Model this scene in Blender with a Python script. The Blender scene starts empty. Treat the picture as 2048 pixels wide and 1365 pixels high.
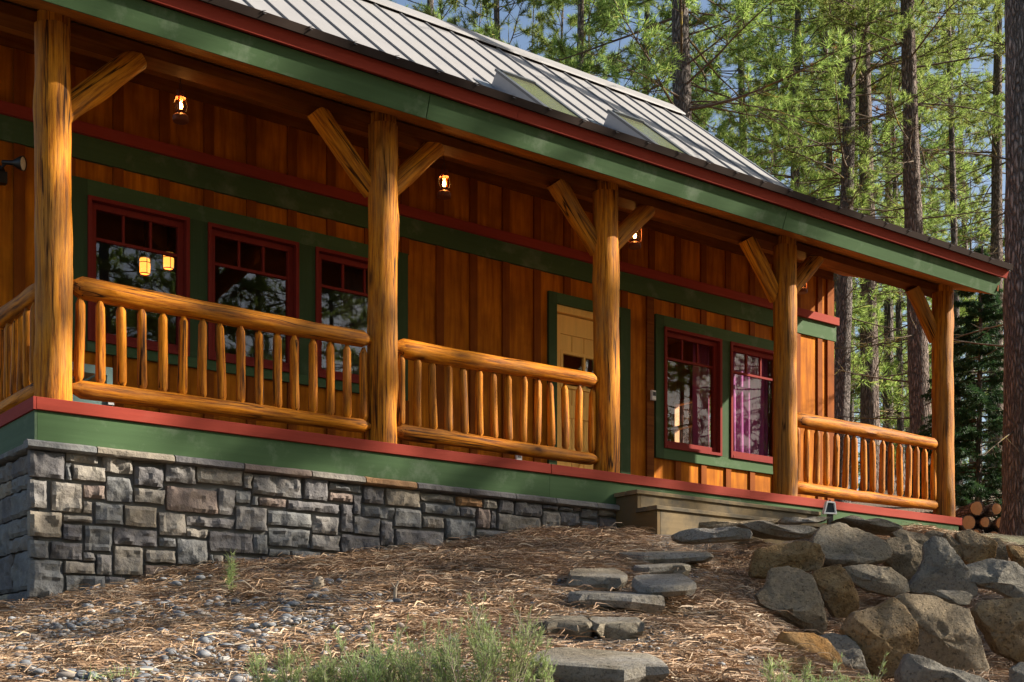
import bpy, math, random
import numpy as np
from mathutils import Vector, Matrix, noise as mnoise
random.seed(7); RNG = np.random.default_rng(11)
sc = bpy.context.scene
COL = sc.collection
R = math.radians

# ------------------------------------------------------------------ camera, sky, sun, exposure
YAW = R(53.0027)
FW = Vector((math.cos(YAW), math.sin(YAW), 0)); RT = Vector((math.sin(YAW), -math.cos(YAW), 0))
CAM = Vector((-3.088, -9.953, -2.17))
cam_data = bpy.data.cameras.new("camera")
cam_data.sensor_width = 36.0; cam_data.lens = 2653.0 / 2048 * 36.0
cam_data.shift_y = (1381 - 682.5) / 2048; cam_data.clip_end = 3000
cam = bpy.data.objects.new("camera", cam_data); COL.objects.link(cam)
cam.location = CAM; cam.rotation_euler = (R(90), 0, YAW - R(90))
sc.camera = cam
SUN = Vector((1.55, -1.0, 1.0)).normalized()
SUN_EL = math.asin(SUN.z); SUN_AZ = math.atan2(SUN.x, SUN.y)
world = bpy.data.worlds.new("World"); sc.world = world; world.use_nodes = True
wn = world.node_tree.nodes; wl = world.node_tree.links
sky = wn.new("ShaderNodeTexSky"); sky.sky_type = 'NISHITA'; sky.sun_disc = False
sky.sun_elevation = SUN_EL; sky.sun_rotation = SUN_AZ; sky.air_density = 1.0; sky.dust_density = 2.0
bgn = wn.get("Background") or wn.new("ShaderNodeBackground")
wl.new(sky.outputs[0], bgn.inputs[0]); bgn.inputs[1].default_value = 0.068
sun_d = bpy.data.lights.new("sun", 'SUN'); sun_d.energy = 5.0; sun_d.angle = R(0.55); sun_d.color = (1.0, 0.915, 0.79)
sun_o = bpy.data.objects.new("sun", sun_d); COL.objects.link(sun_o)
sun_o.rotation_euler = SUN.to_track_quat('Z', 'Y').to_euler(); sun_o.location = SUN * 60
sc.view_settings.view_transform = 'Standard'; sc.view_settings.look = 'None'
sc.view_settings.exposure = 1.36; sc.view_settings.gamma = 1.0; sc.view_settings.use_curve_mapping = False
sc.cycles.max_bounces = 8; sc.cycles.transparent_max_bounces = 12
sc.cycles.sample_clamp_indirect = 6.0
try:
    sc.cycles.use_denoising = True; sc.cycles.denoiser = 'OPENIMAGEDENOISE'
except Exception: pass

# ------------------------------------------------------------------ helpers
def tag(o, label=None, cat=None, group=None, kind=None):
    if label: o['label'] = label
    if cat: o['category'] = cat
    if group: o['group'] = group
    if kind: o['kind'] = kind
    return o
def link(name, data, parent=None, loc=(0, 0, 0), rot=(0, 0, 0)):
    o = bpy.data.objects.new(name, data); COL.objects.link(o)
    o.location = loc; o.rotation_euler = rot
    if parent: o.parent = parent
    return o
def empty(name, loc=(0, 0, 0), rot=(0, 0, 0), parent=None):
    o = link(name, None, parent, loc, rot); o.empty_display_size = 0.2; return o
class MB:
    """collects shapes, then links them as one mesh object"""
    def __init__(s): s.v = []; s.f = []
    def add(s, V, F):
        n = len(s.v); s.v.extend([tuple(p) for p in V]); s.f.extend([tuple(i + n for i in f) for f in F])
    def box(s, x0, x1, y0, y1, z0, z1):
        s.add([(x0,y0,z0),(x1,y0,z0),(x1,y1,z0),(x0,y1,z0),(x0,y0,z1),(x1,y0,z1),(x1,y1,z1),(x0,y1,z1)],
              [(0,3,2,1),(4,5,6,7),(0,1,5,4),(1,2,6,5),(2,3,7,6),(3,0,4,7)])
    def bbox(s, x0, x1, y0, y1, z0, z1, b=0.006):
        """box with bevelled front (-y) edges"""
        s.add([(x0,y0+b,z0),(x1,y0+b,z0),(x1,y1,z0),(x0,y1,z0),(x0,y0+b,z1),(x1,y0+b,z1),(x1,y1,z1),(x0,y1,z1),
               (x0+b,y0,z0+b),(x1-b,y0,z0+b),(x1-b,y0,z1-b),(x0+b,y0,z1-b)],
              [(0,3,2,1),(4,5,6,7),(1,2,6,5),(2,3,7,6),(3,0,4,7),(8,9,10,11),(0,1,9,8),(1,5,10,9),(5,4,11,10),(4,0,8,11)])
    def prism(s, poly, x0, x1):
        """polygon in (y,z) swept along x"""
        n = len(poly)
        s.add([(x0,p[0],p[1]) for p in poly] + [(x1,p[0],p[1]) for p in poly],
              [tuple(range(n))[::-1], tuple(range(n, 2*n))] + [(i, (i+1) % n, n+(i+1) % n, n+i) for i in range(n)])
    def tube(s, pts, rad, sides=6, caps=True):
        P = [Vector(p) for p in pts]; n = len(P); V = []
        for i, p in enumerate(P):
            d = (P[min(i+1, n-1)] - P[max(i-1, 0)]).normalized()
            a = d.orthogonal().normalized() if i == 0 else (u - d*u.dot(d)).normalized()
            u = a; w = d.cross(u); r = rad[i] if hasattr(rad, '__len__') else rad
            for k in range(sides):
                t = 2*math.pi*k/sides; V.append(p + (u*math.cos(t) + w*math.sin(t))*r)
        F = [(i*sides+k, i*sides+(k+1) % sides, (i+1)*sides+(k+1) % sides, (i+1)*sides+k) for i in range(n-1) for k in range(sides)]
        if caps: F += [tuple(range(sides))[::-1], tuple((n-1)*sides+k for k in range(sides))]
        s.add(V, F)
    def lathe(s, prof, sides=16, c=(0, 0, 0)):
        V = []; n = len(prof)
        for r, z in prof:
            for k in range(sides):
                t = 2*math.pi*k/sides; V.append((c[0]+r*math.cos(t), c[1]+r*math.sin(t), c[2]+z))
        F = [(i*sides+k, i*sides+(k+1) % sides, (i+1)*sides+(k+1) % sides, (i+1)*sides+k) for i in range(n-1) for k in range(sides)]
        s.add(V, F)
    def mesh(s, name, mat, smooth=False, angle=None):
        me = bpy.data.meshes.new(name); me.from_pydata(s.v, [], s.f); me.validate()
        if mat: me.materials.append(mat)
        if smooth:
            me.shade_smooth()
            if angle: me.set_sharp_from_angle(angle=R(angle))
        me.update(); return me
    def build(s, name, mat, parent=None, smooth=False, angle=None, loc=(0, 0, 0), rot=(0, 0, 0)):
        return link(name, s.mesh(name, mat, smooth, angle), parent, loc, rot)
def np_mesh(name, V, T, mat, smooth=False):
    """fast mesh from numpy vertices and same-sized faces"""
    V = np.asarray(V, np.float32); T = np.asarray(T, np.int32); k = T.shape[1]
    me = bpy.data.meshes.new(name)
    me.vertices.add(len(V)); me.vertices.foreach_set("co", V.ravel())
    me.loops.add(T.size); me.loops.foreach_set("vertex_index", T.ravel())
    me.polygons.add(len(T)); me.polygons.foreach_set("loop_start", np.arange(0, T.size, k, dtype=np.int32))
    try: me.polygons.foreach_set("loop_total", np.full(len(T), k, np.int32))
    except Exception: pass
    if mat: me.materials.append(mat)
    me.update(calc_edges=True)
    if smooth: me.shade_smooth()
    return me

# ------------------------------------------------------------------ materials
def nmat(name):
    m = bpy.data.materials.new(name); m.use_nodes = True
    nt = m.node_tree; b = nt.nodes["Principled BSDF"]
    return m, nt, b
def N(nt, t, **kw):
    n = nt.nodes.new(t)
    for k, v in kw.items():
        if k.startswith('i_'):
            key = k[2:]; n.inputs[int(key) if key.isdigit() else key.replace('_', ' ')].default_value = v
        else: setattr(n, k, v)
    return n
def coords(nt, scale=(1, 1, 1), world_space=False, rnd=0.0):
    if world_space:
        g = N(nt, "ShaderNodeNewGeometry"); src = g.outputs["Position"]
    else:
        tc = N(nt, "ShaderNodeTexCoord"); src = tc.outputs["Object"]
    if rnd:
        oi = N(nt, "ShaderNodeObjectInfo"); mu = N(nt, "ShaderNodeMath", operation='MULTIPLY', i_1=rnd)
        nt.links.new(oi.outputs["Random"], mu.inputs[0])
        va = N(nt, "ShaderNodeVectorMath", operation='ADD'); nt.links.new(src, va.inputs[0]); nt.links.new(mu.outputs[0], va.inputs[1]); src = va.outputs[0]
    mp = N(nt, "ShaderNodeMapping"); mp.inputs["Scale"].default_value = scale
    nt.links.new(src, mp.inputs["Vector"]); return mp.outputs[0]
def noise(nt, vec, scale, detail=4, rough=0.55):
    n = N(nt, "ShaderNodeTexNoise"); n.inputs["Scale"].default_value = scale; n.inputs["Detail"].default_value = detail
    n.inputs["Roughness"].default_value = rough; nt.links.new(vec, n.inputs["Vector"]); return n.outputs[0]
def voro(nt, vec, scale, feature='F1', rnd=1.0):
    n = N(nt, "ShaderNodeTexVoronoi", feature=feature); n.inputs["Scale"].default_value = scale
    n.inputs["Randomness"].default_value = rnd
    nt.links.new(vec, n.inputs["Vector"]); return n
def ramp(nt, fac, stops, interp='LINEAR'):
    r = N(nt, "ShaderNodeValToRGB"); cr = r.color_ramp; cr.interpolation = interp
    while len(cr.elements) < len(stops): cr.elements.new(0.5)
    for e, (p, c) in zip(cr.elements, stops):
        e.position = p; e.color = (c[0], c[1], c[2], 1) if hasattr(c, '__len__') else (c, c, c, 1)
    nt.links.new(fac, r.inputs[0]); return r.outputs[0]
def mix(nt, fac, a, b, mode='MIX'):
    m = N(nt, "ShaderNodeMix", data_type='RGBA', blend_type=mode)
    for sock, v in ((m.inputs[0], fac), (m.inputs[6], a), (m.inputs[7], b)):
        if hasattr(v, 'links'): nt.links.new(v, sock)
        elif hasattr(v, '__len__'): sock.default_value = (v[0], v[1], v[2], 1)
        else: sock.default_value = v
    return m.outputs[2]
def bump(nt, b, h, strength=0.4, dist=0.01, prev=None):
    n = N(nt, "ShaderNodeBump"); n.inputs["Strength"].default_value = strength; n.inputs["Distance"].default_value = dist
    nt.links.new(h, n.inputs["Height"])
    if prev is not None: nt.links.new(prev, n.inputs["Normal"])
    nt.links.new(n.outputs[0], b.inputs["Normal"]); return n.outputs[0]
def rand(nt): return N(nt, "ShaderNodeObjectInfo").outputs["Random"]
def setb(b, rough=0.5, spec=0.4, coat=0.0, metal=0.0):
    b.inputs["Roughness"].default_value = rough; b.inputs["Specular IOR Level"].default_value = spec
    b.inputs["Coat Weight"].default_value = coat; b.inputs["Metallic"].default_value = metal

def m_log(name, light, dark, streak, grey=0.45, greycol=(0.30, 0.22, 0.14)):
    m, nt, b = nmat(name); L = nt.links.new
    v = coords(nt, (13, 13, 0.8), rnd=40.0)
    grain = noise(nt, v, 2.4, 9, 0.72)
    c = ramp(nt, grain, [(0.36, streak), (0.45, dark), (0.53, light), (0.66, tuple(min(1, k*1.3) for k in light))])
    v4 = coords(nt, (2.2, 2.2, 0.45), rnd=23.0)
    wear = ramp(nt, noise(nt, v4, 1.9, 8, 0.7), [(0.46, 0.0), (0.62, grey)])
    c = mix(nt, wear, c, greycol)
    v2 = coords(nt, (8, 8, 0.32), rnd=17.0); cn = noise(nt, v2, 1.0, 3, 0.5)
    crack = ramp(nt, cn, [(0.466, 0.0), (0.478, 1.0), (0.486, 1.0), (0.498, 0.0)])
    cmask = ramp(nt, noise(nt, coords(nt, (3, 3, 0.6), rnd=5.0), 1.3, 2), [(0.45, 0.0), (0.53, 1.0)])
    cm = N(nt, "ShaderNodeMath", operation='MULTIPLY'); L(crack, cm.inputs[0]); L(cmask, cm.inputs[1]); crack = cm.outputs[0]
    c = mix(nt, crack, c, tuple(k*0.35 for k in streak))
    v3 = coords(nt, (4.6, 4.6, 1.9), rnd=9.0)
    va = N(nt, "ShaderNodeVectorMath", operation='ADD'); L(v3, va.inputs[0])
    nz = N(nt, "ShaderNodeTexNoise"); nz.inputs["Scale"].default_value = 5.0; L(v3, nz.inputs["Vector"])
    sc3 = N(nt, "ShaderNodeVectorMath", operation='SCALE'); sc3.inputs["Scale"].default_value = 0.16; L(nz.outputs[1], sc3.inputs[0]); L(sc3.outputs[0], va.inputs[1])
    vk = voro(nt, va.outputs[0], 1.0); sx = N(nt, "ShaderNodeSeparateColor"); L(vk.outputs["Color"], sx.inputs[0])
    few = ramp(nt, sx.outputs[0], [(0.35, 0.0), (0.37, 1.0)], 'CONSTANT')
    kn = vk.outputs["Distance"]
    knot = ramp(nt, kn, [(0.06, 1.0), (0.12, 0.55), (0.24, 0.0)])
    km = N(nt, "ShaderNodeMath", operation='MULTIPLY'); L(knot, km.inputs[0]); L(few, km.inputs[1])
    c = mix(nt, km.outputs[0], c, streak)
    mt = N(nt, "ShaderNodeMapRange"); mt.inputs[3].default_value = 0.78; mt.inputs[4].default_value = 1.12; L(rand(nt), mt.inputs[0])
    hv = N(nt, "ShaderNodeHueSaturation"); L(c, hv.inputs["Color"]); L(mt.outputs[0], hv.inputs["Value"]); c = hv.outputs[0]
    L(c, b.inputs["Base Color"]); setb(b, 0.62, 0.12)
    p = bump(nt, b, grain, 0.6, 0.015)
    bump(nt, b, crack, -0.8, 0.02, p)
    return m
M = {}
M['post'] = m_log("post log", (0.54, 0.200, 0.012), (0.36, 0.110, 0.007), (0.13, 0.042, 0.006), 0.5, (0.25, 0.145, 0.055))
M['rail'] = m_log("rail log", (0.58, 0.200, 0.009), (0.37, 0.105, 0.005), (0.10, 0.032, 0.005), 0.5, (0.22, 0.115, 0.04))

def m_siding(name, a, bcol, axis_scale):
    m, nt, b = nmat(name); L = nt.links.new
    v = coords(nt, axis_scale, rnd=11.0)
    n1 = noise(nt, v, 2.0, 5, 0.6)
    c = ramp(nt, n1, [(0.3, a), (0.7, bcol)])
    v2 = coords(nt, (1, 1, 1)); blot = noise(nt, v2, 2.3, 4)
    c = mix(nt, ramp(nt, blot, [(0.38, 0.0), (0.68, 0.6)]), c, tuple(k*0.55 for k in a))
    L(c, b.inputs["Base Color"]); setb(b, 0.75, 0.08)
    bump(nt, b, noise(nt, coords(nt, (60, 60, 6)), 1.0, 3), 0.18, 0.004); return m
M['siding'] = m_siding("siding stain", (0.27, 0.072, 0.004), (0.60, 0.200, 0.009), (9, 9, 0.8))
M['batten'] = m_siding("batten stain", (0.185, 0.045, 0.005), (0.27, 0.075, 0.007), (14, 14, 0.8))
M['beam'] = m_siding("beam wood", (0.13, 0.036, 0.006), (0.22, 0.070, 0.010), (0.7, 16, 16))
M['ceil'] = m_siding("ceiling stain", (0.34, 0.115, 0.016), (0.44, 0.165, 0.026), (1.0, 14, 14))

def m_paint(name, col, grain_axis='x', wear=0.3, wearcol=(0.30, 0.33, 0.26), thr=0.55):
    m, nt, b = nmat(name); L = nt.links.new
    s = {'x': (0.8, 18, 18), 'y': (18, 0.8, 18), 'z': (18, 18, 0.8)}[grain_axis]
    g = noise(nt, coords(nt, s, rnd=5.0), 1.5, 5, 0.6)
    c = mix(nt, g, tuple(k*0.82 for k in col), tuple(min(1, k*1.18) for k in col))
    blot = noise(nt, coords(nt, (1, 1, 1), rnd=3.0), 3.0, 6, 0.65)
    c = mix(nt, ramp(nt, blot, [(thr, 0.0), (thr+.2, wear)]), c, wearcol)
    L(c, b.inputs["Base Color"]); setb(b, 0.75, 0.08)
    bump(nt, b, g, 0.25, 0.006); return m
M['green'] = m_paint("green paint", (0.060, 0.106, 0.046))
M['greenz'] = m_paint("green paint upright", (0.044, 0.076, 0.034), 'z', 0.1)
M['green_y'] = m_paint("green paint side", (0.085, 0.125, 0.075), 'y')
M['red'] = m_paint("red trim paint", (0.27, 0.042, 0.026), 'x', 0.12, (0.35, 0.12, 0.09))
M['red_y'] = m_paint("red trim paint side", (0.27, 0.042, 0.03), 'y', 0.12, (0.35, 0.12, 0.09))
M['sash'] = m_paint("window frame paint", (0.19, 0.026, 0.020), 'z', 0.08, (0.3, 0.1, 0.08))
M['tread'] = m_paint("weathered stair wood", (0.225, 0.165, 0.09), 'x', 0.85, (0.085, 0.075, 0.058), 0.40)
M['floor'] = m_paint("porch floor stain", (0.10, 0.06, 0.035), 'x')
M['tread_y'] = m_paint("weathered stringer wood", (0.15, 0.095, 0.042), 'y', 0.6, (0.1, 0.09, 0.06), 0.42)
M['door'] = m_paint("door wood", (0.85, 0.52, 0.15), 'z', 0.15, (0.45, 0.22, 0.06))

def m_stone(name):
    m, nt, b = nmat(name); L = nt.links.new
    base = ramp(nt, rand(nt), [(0.0, (0.17, 0.16, 0.155)), (0.2, (0.24, 0.225, 0.205)), (0.4, (0.29, 0.26, 0.215)), (0.6, (0.21, 0.21, 0.20)), (0.78, (0.32, 0.275, 0.21)), (0.9, (0.26, 0.20, 0.165)), (0.97, (0.42, 0.24, 0.12))], 'CONSTANT')
    v = coords(nt, (1, 1, 1), True)
    n1 = noise(nt, v, 9.0, 7, 0.62)
    c = mix(nt, ramp(nt, n1, [(0.32, 0.0), (0.7, 1.0)]), mix(nt, 1.0, base, (0.62, 0.62, 0.66), 'MULTIPLY'), base)
    n2 = noise(nt, v, 2.7, 3)
    c = mix(nt, ramp(nt, n2, [(0.5, 0.0), (0.8, 0.25)]), c, (0.34, 0.29, 0.22))
    L(c, b.inputs["Base Color"]); setb(b, 0.85, 0.12)
    p = bump(nt, b, noise(nt, v, 11, 9, 0.62), 0.8, 0.04)
    return m
M['stone'] = m_stone("ledge stone")
def m_simple(name, col, rough=0.6, metal=0.0, var=0.15, sc_=8.0, spec=0.4):
    m, nt, b = nmat(name)
    n = noise(nt, coords(nt, (1, 1, 1), rnd=7.0), sc_, 4)
    c = mix(nt, n, tuple(k*(1-var) for k in col), tuple(min(1, k*(1+var)) for k in col))
    nt.links.new(c, b.inputs["Base Color"]); setb(b, rough, spec, 0, metal); return m
M['mortar'] = m_simple("mortar", (0.135, 0.132, 0.125), 0.9)
M['cap'] = m_stone("cap stone")
M['roof'] = m_simple("roof metal", (0.245, 0.236, 0.232), 0.6, 0.0, 0.12, 2.2, 0.3)
M['drip'] = m_simple("dark drip edge", (0.024, 0.017, 0.014), 0.9, spec=0.02)
M['flash'] = m_simple("flashing metal", (0.24, 0.25, 0.27), 0.4, 0.2)
M['frame_dark'] = m_simple("skylight frame metal", (0.075, 0.08, 0.09), 0.4, 0.2)
M['skyglass'] = m_simple("skylight glazing", (0.115, 0.12, 0.065), 0.15, 0.0, 0.12, 6.0, 0.6)
M['black'] = m_simple("black metal", (0.02, 0.019, 0.018), 0.4, 0.4)
M['rust'] = m_simple("rusted lantern tin", (0.16, 0.045, 0.022), 0.5, 0.3)
M['white'] = m_simple("white plastic", (0.7, 0.7, 0.68), 0.4)
M['pvc'] = m_simple("pale pipe", (0.5, 0.6, 0.45), 0.4)
M['teal'] = m_simple("grey green chair metal", (0.16, 0.26, 0.24), 0.45)
M['chrome'] = m_simple("chrome", (0.65, 0.66, 0.68), 0.12, 0.9)
M['darkpanel'] = m_simple("dark panel", (0.03, 0.04, 0.05), 0.15)
M['inside'] = m_simple("interior wood", (0.20, 0.085, 0.03), 0.7)
M['insidewarm'] = m_simple("interior warm wood", (0.55, 0.25, 0.07), 0.6)
M['curtain'] = m_simple("purple curtain cloth", (0.34, 0.075, 0.25), 0.8)
M['curtainred'] = m_simple("dark plum curtain cloth", (0.40, 0.07, 0.16), 0.8)
M['curtaindark'] = m_simple("dark curtain cloth", (0.05, 0.035, 0.03), 0.9)
M['cut'] = m_simple("cut log end", (0.50, 0.25, 0.10), 0.7, 0, 0.25, 25.0)
M['lens'] = m_simple("lamp lens", (0.62, 0.58, 0.48), 0.15, 0.0, 0.25, 30.0)

def m_glass(name, ior=1.75, tint=(0.80, 0.84, 0.84)):
    m, nt, b = nmat(name); nt.nodes.remove(b); out = nt.nodes["Material Output"]; L = nt.links.new
    tr = N(nt, "ShaderNodeBsdfTransparent"); tr.inputs[0].default_value = (*tint, 1)
    gl = N(nt, "ShaderNodeBsdfGlossy"); gl.inputs["Roughness"].default_value = 0.0
    r0 = ((ior-1)/(ior+1))**2; lw = N(nt, "ShaderNodeLayerWeight", i_0=0.5)
    pw = N(nt, "ShaderNodeMath", operation='POWER', i_1=5.0); L(lw.outputs["Facing"], pw.inputs[0])
    fr = N(nt, "ShaderNodeMath", operation='MULTIPLY_ADD', i_1=1-r0, i_2=r0); L(pw.outputs[0], fr.inputs[0])
    mx = N(nt, "ShaderNodeMixShader"); L(fr.outputs[0], mx.inputs[0]); L(tr.outputs[0], mx.inputs[1]); L(gl.outputs[0], mx.inputs[2])
    L(mx.outputs[0], out.inputs[0]); return m
M['glass'] = m_glass("window glass", 1.85, (0.86, 0.88, 0.88))
M['glass_r'] = m_glass("sunlit window glass", 1.6, (0.88, 0.86, 0.88))
M['glass_in'] = m_glass("far window glass", 1.02, (0.92, 0.95, 0.95))
M['globe'] = m_glass("lantern globe", 1.35, (1.0, 0.80, 0.50))
def m_emit(name, col, s):
    m, nt, b = nmat(name); b.inputs["Base Color"].default_value = (*col, 1)
    b.inputs["Emission Color"].default_value = (*col, 1); b.inputs["Emission Strength"].default_value = s; return m
M['flame'] = m_emit("lit bulb", (1.0, 0.62, 0.22), 18.0)
M['amber'] = m_emit("lit amber shade", (1.0, 0.34, 0.05), 1.1)

def m_rock(name, a, b_, c_, top=(0.28, 0.27, 0.25), pits=0.6):
    m, nt, b = nmat(name); L = nt.links.new
    v = coords(nt, (1, 1, 1), True)
    n1 = noise(nt, v, 4.2, 9, 0.68); n2 = noise(nt, v, 17.0, 9, 0.7); n3 = noise(nt, v, 1.7, 5, 0.6)
    c = ramp(nt, n1, [(0.34, a), (0.5, b_), (0.66, c_)])
    c = mix(nt, ramp(nt, n3, [(0.46, 0.0), (0.6, 0.7)]), c, top)
    n4 = noise(nt, v, 38.0, 8, 0.75)
    c = mix(nt, ramp(nt, n4, [(0.36, 0.8), (0.48, 0.0)]), c, tuple(k*0.35 for k in a))
    c = mix(nt, ramp(nt, n2, [(0.52, 0.0), (0.66, 0.45)]), c, tuple(min(1, k*1.45) for k in c_))
    L(c, b.inputs["Base Color"]); setb(b, 0.85, 0.2)
    p = bump(nt, b, n2, 1.0, 0.05)
    p = bump(nt, b, n4, 0.6, 0.02, p)
    pv = voro(nt, v, 30.0).outputs["Distance"]
    bump(nt, b, ramp(nt, pv, [(0.0, 0.0), (0.35, 1.0)]), pits, 0.02, p); return m
M['rock_brown'] = m_rock("brown basalt", (0.19, 0.105, 0.042), (0.31, 0.19, 0.08), (0.41, 0.275, 0.13), (0.33, 0.26, 0.17), pits=0.9)
M['rock_grey'] = m_rock("grey basalt", (0.18, 0.135, 0.085), (0.27, 0.21, 0.135), (0.36, 0.275, 0.17), (0.31, 0.255, 0.18), pits=0.4)
M['rock_tan'] = m_rock("tan basalt", (0.24, 0.18, 0.12), (0.31, 0.25, 0.17), (0.36, 0.28, 0.18), (0.36, 0.32, 0.25), 0.3)
M['rock_orange'] = m_rock("ochre faced rock", (0.34, 0.14, 0.025), (0.48, 0.22, 0.045), (0.36, 0.20, 0.07), (0.40, 0.26, 0.12), pits=0.3)
M['rock_blue'] = m_rock("blue grey rock", (0.17, 0.155, 0.13), (0.26, 0.235, 0.19), (0.33, 0.29, 0.225), (0.30, 0.275, 0.235), pits=0.4)
M['slab'] = m_rock("flagstone", (0.20, 0.165, 0.115), (0.26, 0.22, 0.16), (0.31, 0.27, 0.20), (0.36, 0.34, 0.31), 0.15)

def m_ground():
    m, nt, b = nmat("pine straw soil"); L = nt.links.new
    v = coords(nt, (1, 1, 1), True)
    n1 = noise(nt, v, 1.1, 5, 0.6); n2 = noise(nt, v, 30.0, 6, 0.7); n3 = noise(nt, v, 0.13, 3)
    c = ramp(nt, n2, [(0.28, (0.08, 0.062, 0.05)), (0.5, (0.18, 0.135, 0.098)), (0.72, (0.29, 0.22, 0.16))])
    c = mix(nt, ramp(nt, n1, [(0.45, 0.0), (0.65, 0.6)]), c, mix(nt, n2, (0.10, 0.095, 0.085), (0.21, 0.19, 0.165)))
    c = mix(nt, ramp(nt, n3, [(0.55, 0.0), (0.7, 0.35)]), c, (0.12, 0.16, 0.05))
    L(c, b.inputs["Base Color"]); setb(b, 0.95, 0.1)
    bump(nt, b, n2, 1.0, 0.04); return m
M['ground'] = m_ground()
def m_island(name, stops, rough=0.7, trans=0.0, objvar=0.0, spec=0.2):
    """thin leaves and needles: colour varies from one to the next"""
    m, nt, b = nmat(name); L = nt.links.new
    g = N(nt, "ShaderNodeNewGeometry")
    c = ramp(nt, g.outputs["Random Per Island"], stops)
    if objvar:
        hs = N(nt, "ShaderNodeHueSaturation"); r = rand(nt)
        mr = N(nt, "ShaderNodeMapRange"); mr.inputs[3].default_value = 0.5 - objvar*0.02; mr.inputs[4].default_value = 0.5 + objvar*0.015
        L(r, mr.inputs[0]); L(mr.outputs[0], hs.inputs["Hue"])
        mv = N(nt, "ShaderNodeMapRange"); mv.inputs[3].default_value = 1 - objvar*0.3; mv.inputs[4].default_value = 1 + objvar*0.3
        L(r, mv.inputs[0]); L(mv.outputs[0], hs.inputs["Value"])
        L(c, hs.inputs["Color"]); c = hs.outputs[0]
    L(c, b.inputs["Base Color"]); setb(b, rough, spec)
    if trans:
        out = nt.nodes["Material Output"]; tl = N(nt, "ShaderNodeBsdfTranslucent"); L(c, tl.inputs[0])
        mx = N(nt, "ShaderNodeMixShader"); mx.inputs[0].default_value = trans
        L(b.outputs[0], mx.inputs[1]); L(tl.outputs[0], mx.inputs[2]); L(mx.outputs[0], out.inputs[0])
    return m
M['straw'] = m_island("pine straw", [(0.0, (0.18, 0.11, 0.066)), (0.3, (0.33, 0.205, 0.12)), (0.7, (0.44, 0.295, 0.18)), (1.0, (0.52, 0.41, 0.29))], 0.6)
M['pebble'] = m_island("river gravel", [(0.0, (0.10, 0.105, 0.115)), (0.4, (0.18, 0.19, 0.205)), (0.7, (0.26, 0.265, 0.27)), (0.9, (0.25, 0.20, 0.16)), (1.0, (0.38, 0.37, 0.35))], 0.7)
M['cobble'] = m_simple("river cobble", (0.17, 0.18, 0.195), 0.7, 0, 0.35, 20.0)
M['needle'] = m_island("pine needles", [(0.0, (0.13, 0.205, 0.045)), (0.5, (0.235, 0.335, 0.075)), (0.9, (0.37, 0.46, 0.13)), (1.0, (0.40, 0.35, 0.11))], 0.45, 0.60, 1.0)
M['needle_dark'] = m_island("spruce needles", [(0.0, (0.018, 0.050, 0.020)), (0.6, (0.035, 0.085, 0.030)), (1.0, (0.07, 0.13, 0.04))], 0.5, 0.3, 0.5)
M['needle_dead'] = m_island("dead needles", [(0.0, (0.30, 0.10, 0.03)), (1.0, (0.45, 0.20, 0.07))], 0.7, 0.3)
M['sage'] = m_island("brush leaves", [(0.0, (0.30, 0.40, 0.13)), (0.5, (0.42, 0.53, 0.21)), (1.0, (0.54, 0.60, 0.33))], 0.6, 0.5, 0.5)
M['drystem'] = m_simple("dry stem", (0.33, 0.27, 0.20), 0.8)
def m_bark(name, a, b_, c_):
    m, nt, b = nmat(name); L = nt.links.new
    v = coords(nt, (1, 1, 0.22), rnd=30.0)
    nz = N(nt, "ShaderNodeTexNoise"); nz.inputs["Scale"].default_value = 9.0; nz.inputs["Detail"].default_value = 6; L(v, nz.inputs["Vector"])
    s3 = N(nt, "ShaderNodeVectorMath", operation='SCALE'); s3.inputs["Scale"].default_value = 0.10; L(nz.outputs[1], s3.inputs[0])
    va = N(nt, "ShaderNodeVectorMath", operation='ADD'); L(v, va.inputs[0]); L(s3.outputs[0], va.inputs[1])
    vd = voro(nt, va.outputs[0], 24.0, 'DISTANCE_TO_EDGE').outputs["Distance"]
    n1 = noise(nt, coords(nt, (1, 1, 0.5), rnd=12.0), 14.0, 7, 0.7)
    c = ramp(nt, n1, [(0.3, a), (0.5, b_), (0.7, c_)])
    fis = ramp(nt, vd, [(0.0, 0.8), (0.22, 0.0)])
    c = mix(nt, fis, c, tuple(k*0.5 for k in a))
    L(c, b.inputs["Base Color"]); setb(b, 0.9, 0.15)
    p = bump(nt, b, ramp(nt, vd, [(0.0, 0.0), (0.25, 1.0)]), 1.0, 0.05)
    bump(nt, b, n1, 0.6, 0.03, p); return m
M['bark'] = m_bark("pine bark", (0.13, 0.107, 0.094), (0.22, 0.185, 0.165), (0.33, 0.285, 0.26))
M['bark_red'] = m_bark("reddish pine bark", (0.14, 0.10, 0.08), (0.23, 0.175, 0.145), (0.32, 0.26, 0.22))
def m_branch():
    m, nt, b = nmat("lichened branch"); L = nt.links.new
    v = coords(nt, (1, 1, 1), True)
    c = mix(nt, noise(nt, v, 12.0, 3), (0.06, 0.045, 0.033), (0.17, 0.13, 0.095))
    c = mix(nt, ramp(nt, noise(nt, v, 2.4, 5, 0.7), [(0.55, 0.0), (0.66, 0.75)]), c, (0.30, 0.23, 0.02))
    L(c, b.inputs["Base Color"]); setb(b, 0.9, 0.1); return m
M['branch'] = m_branch()

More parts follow.
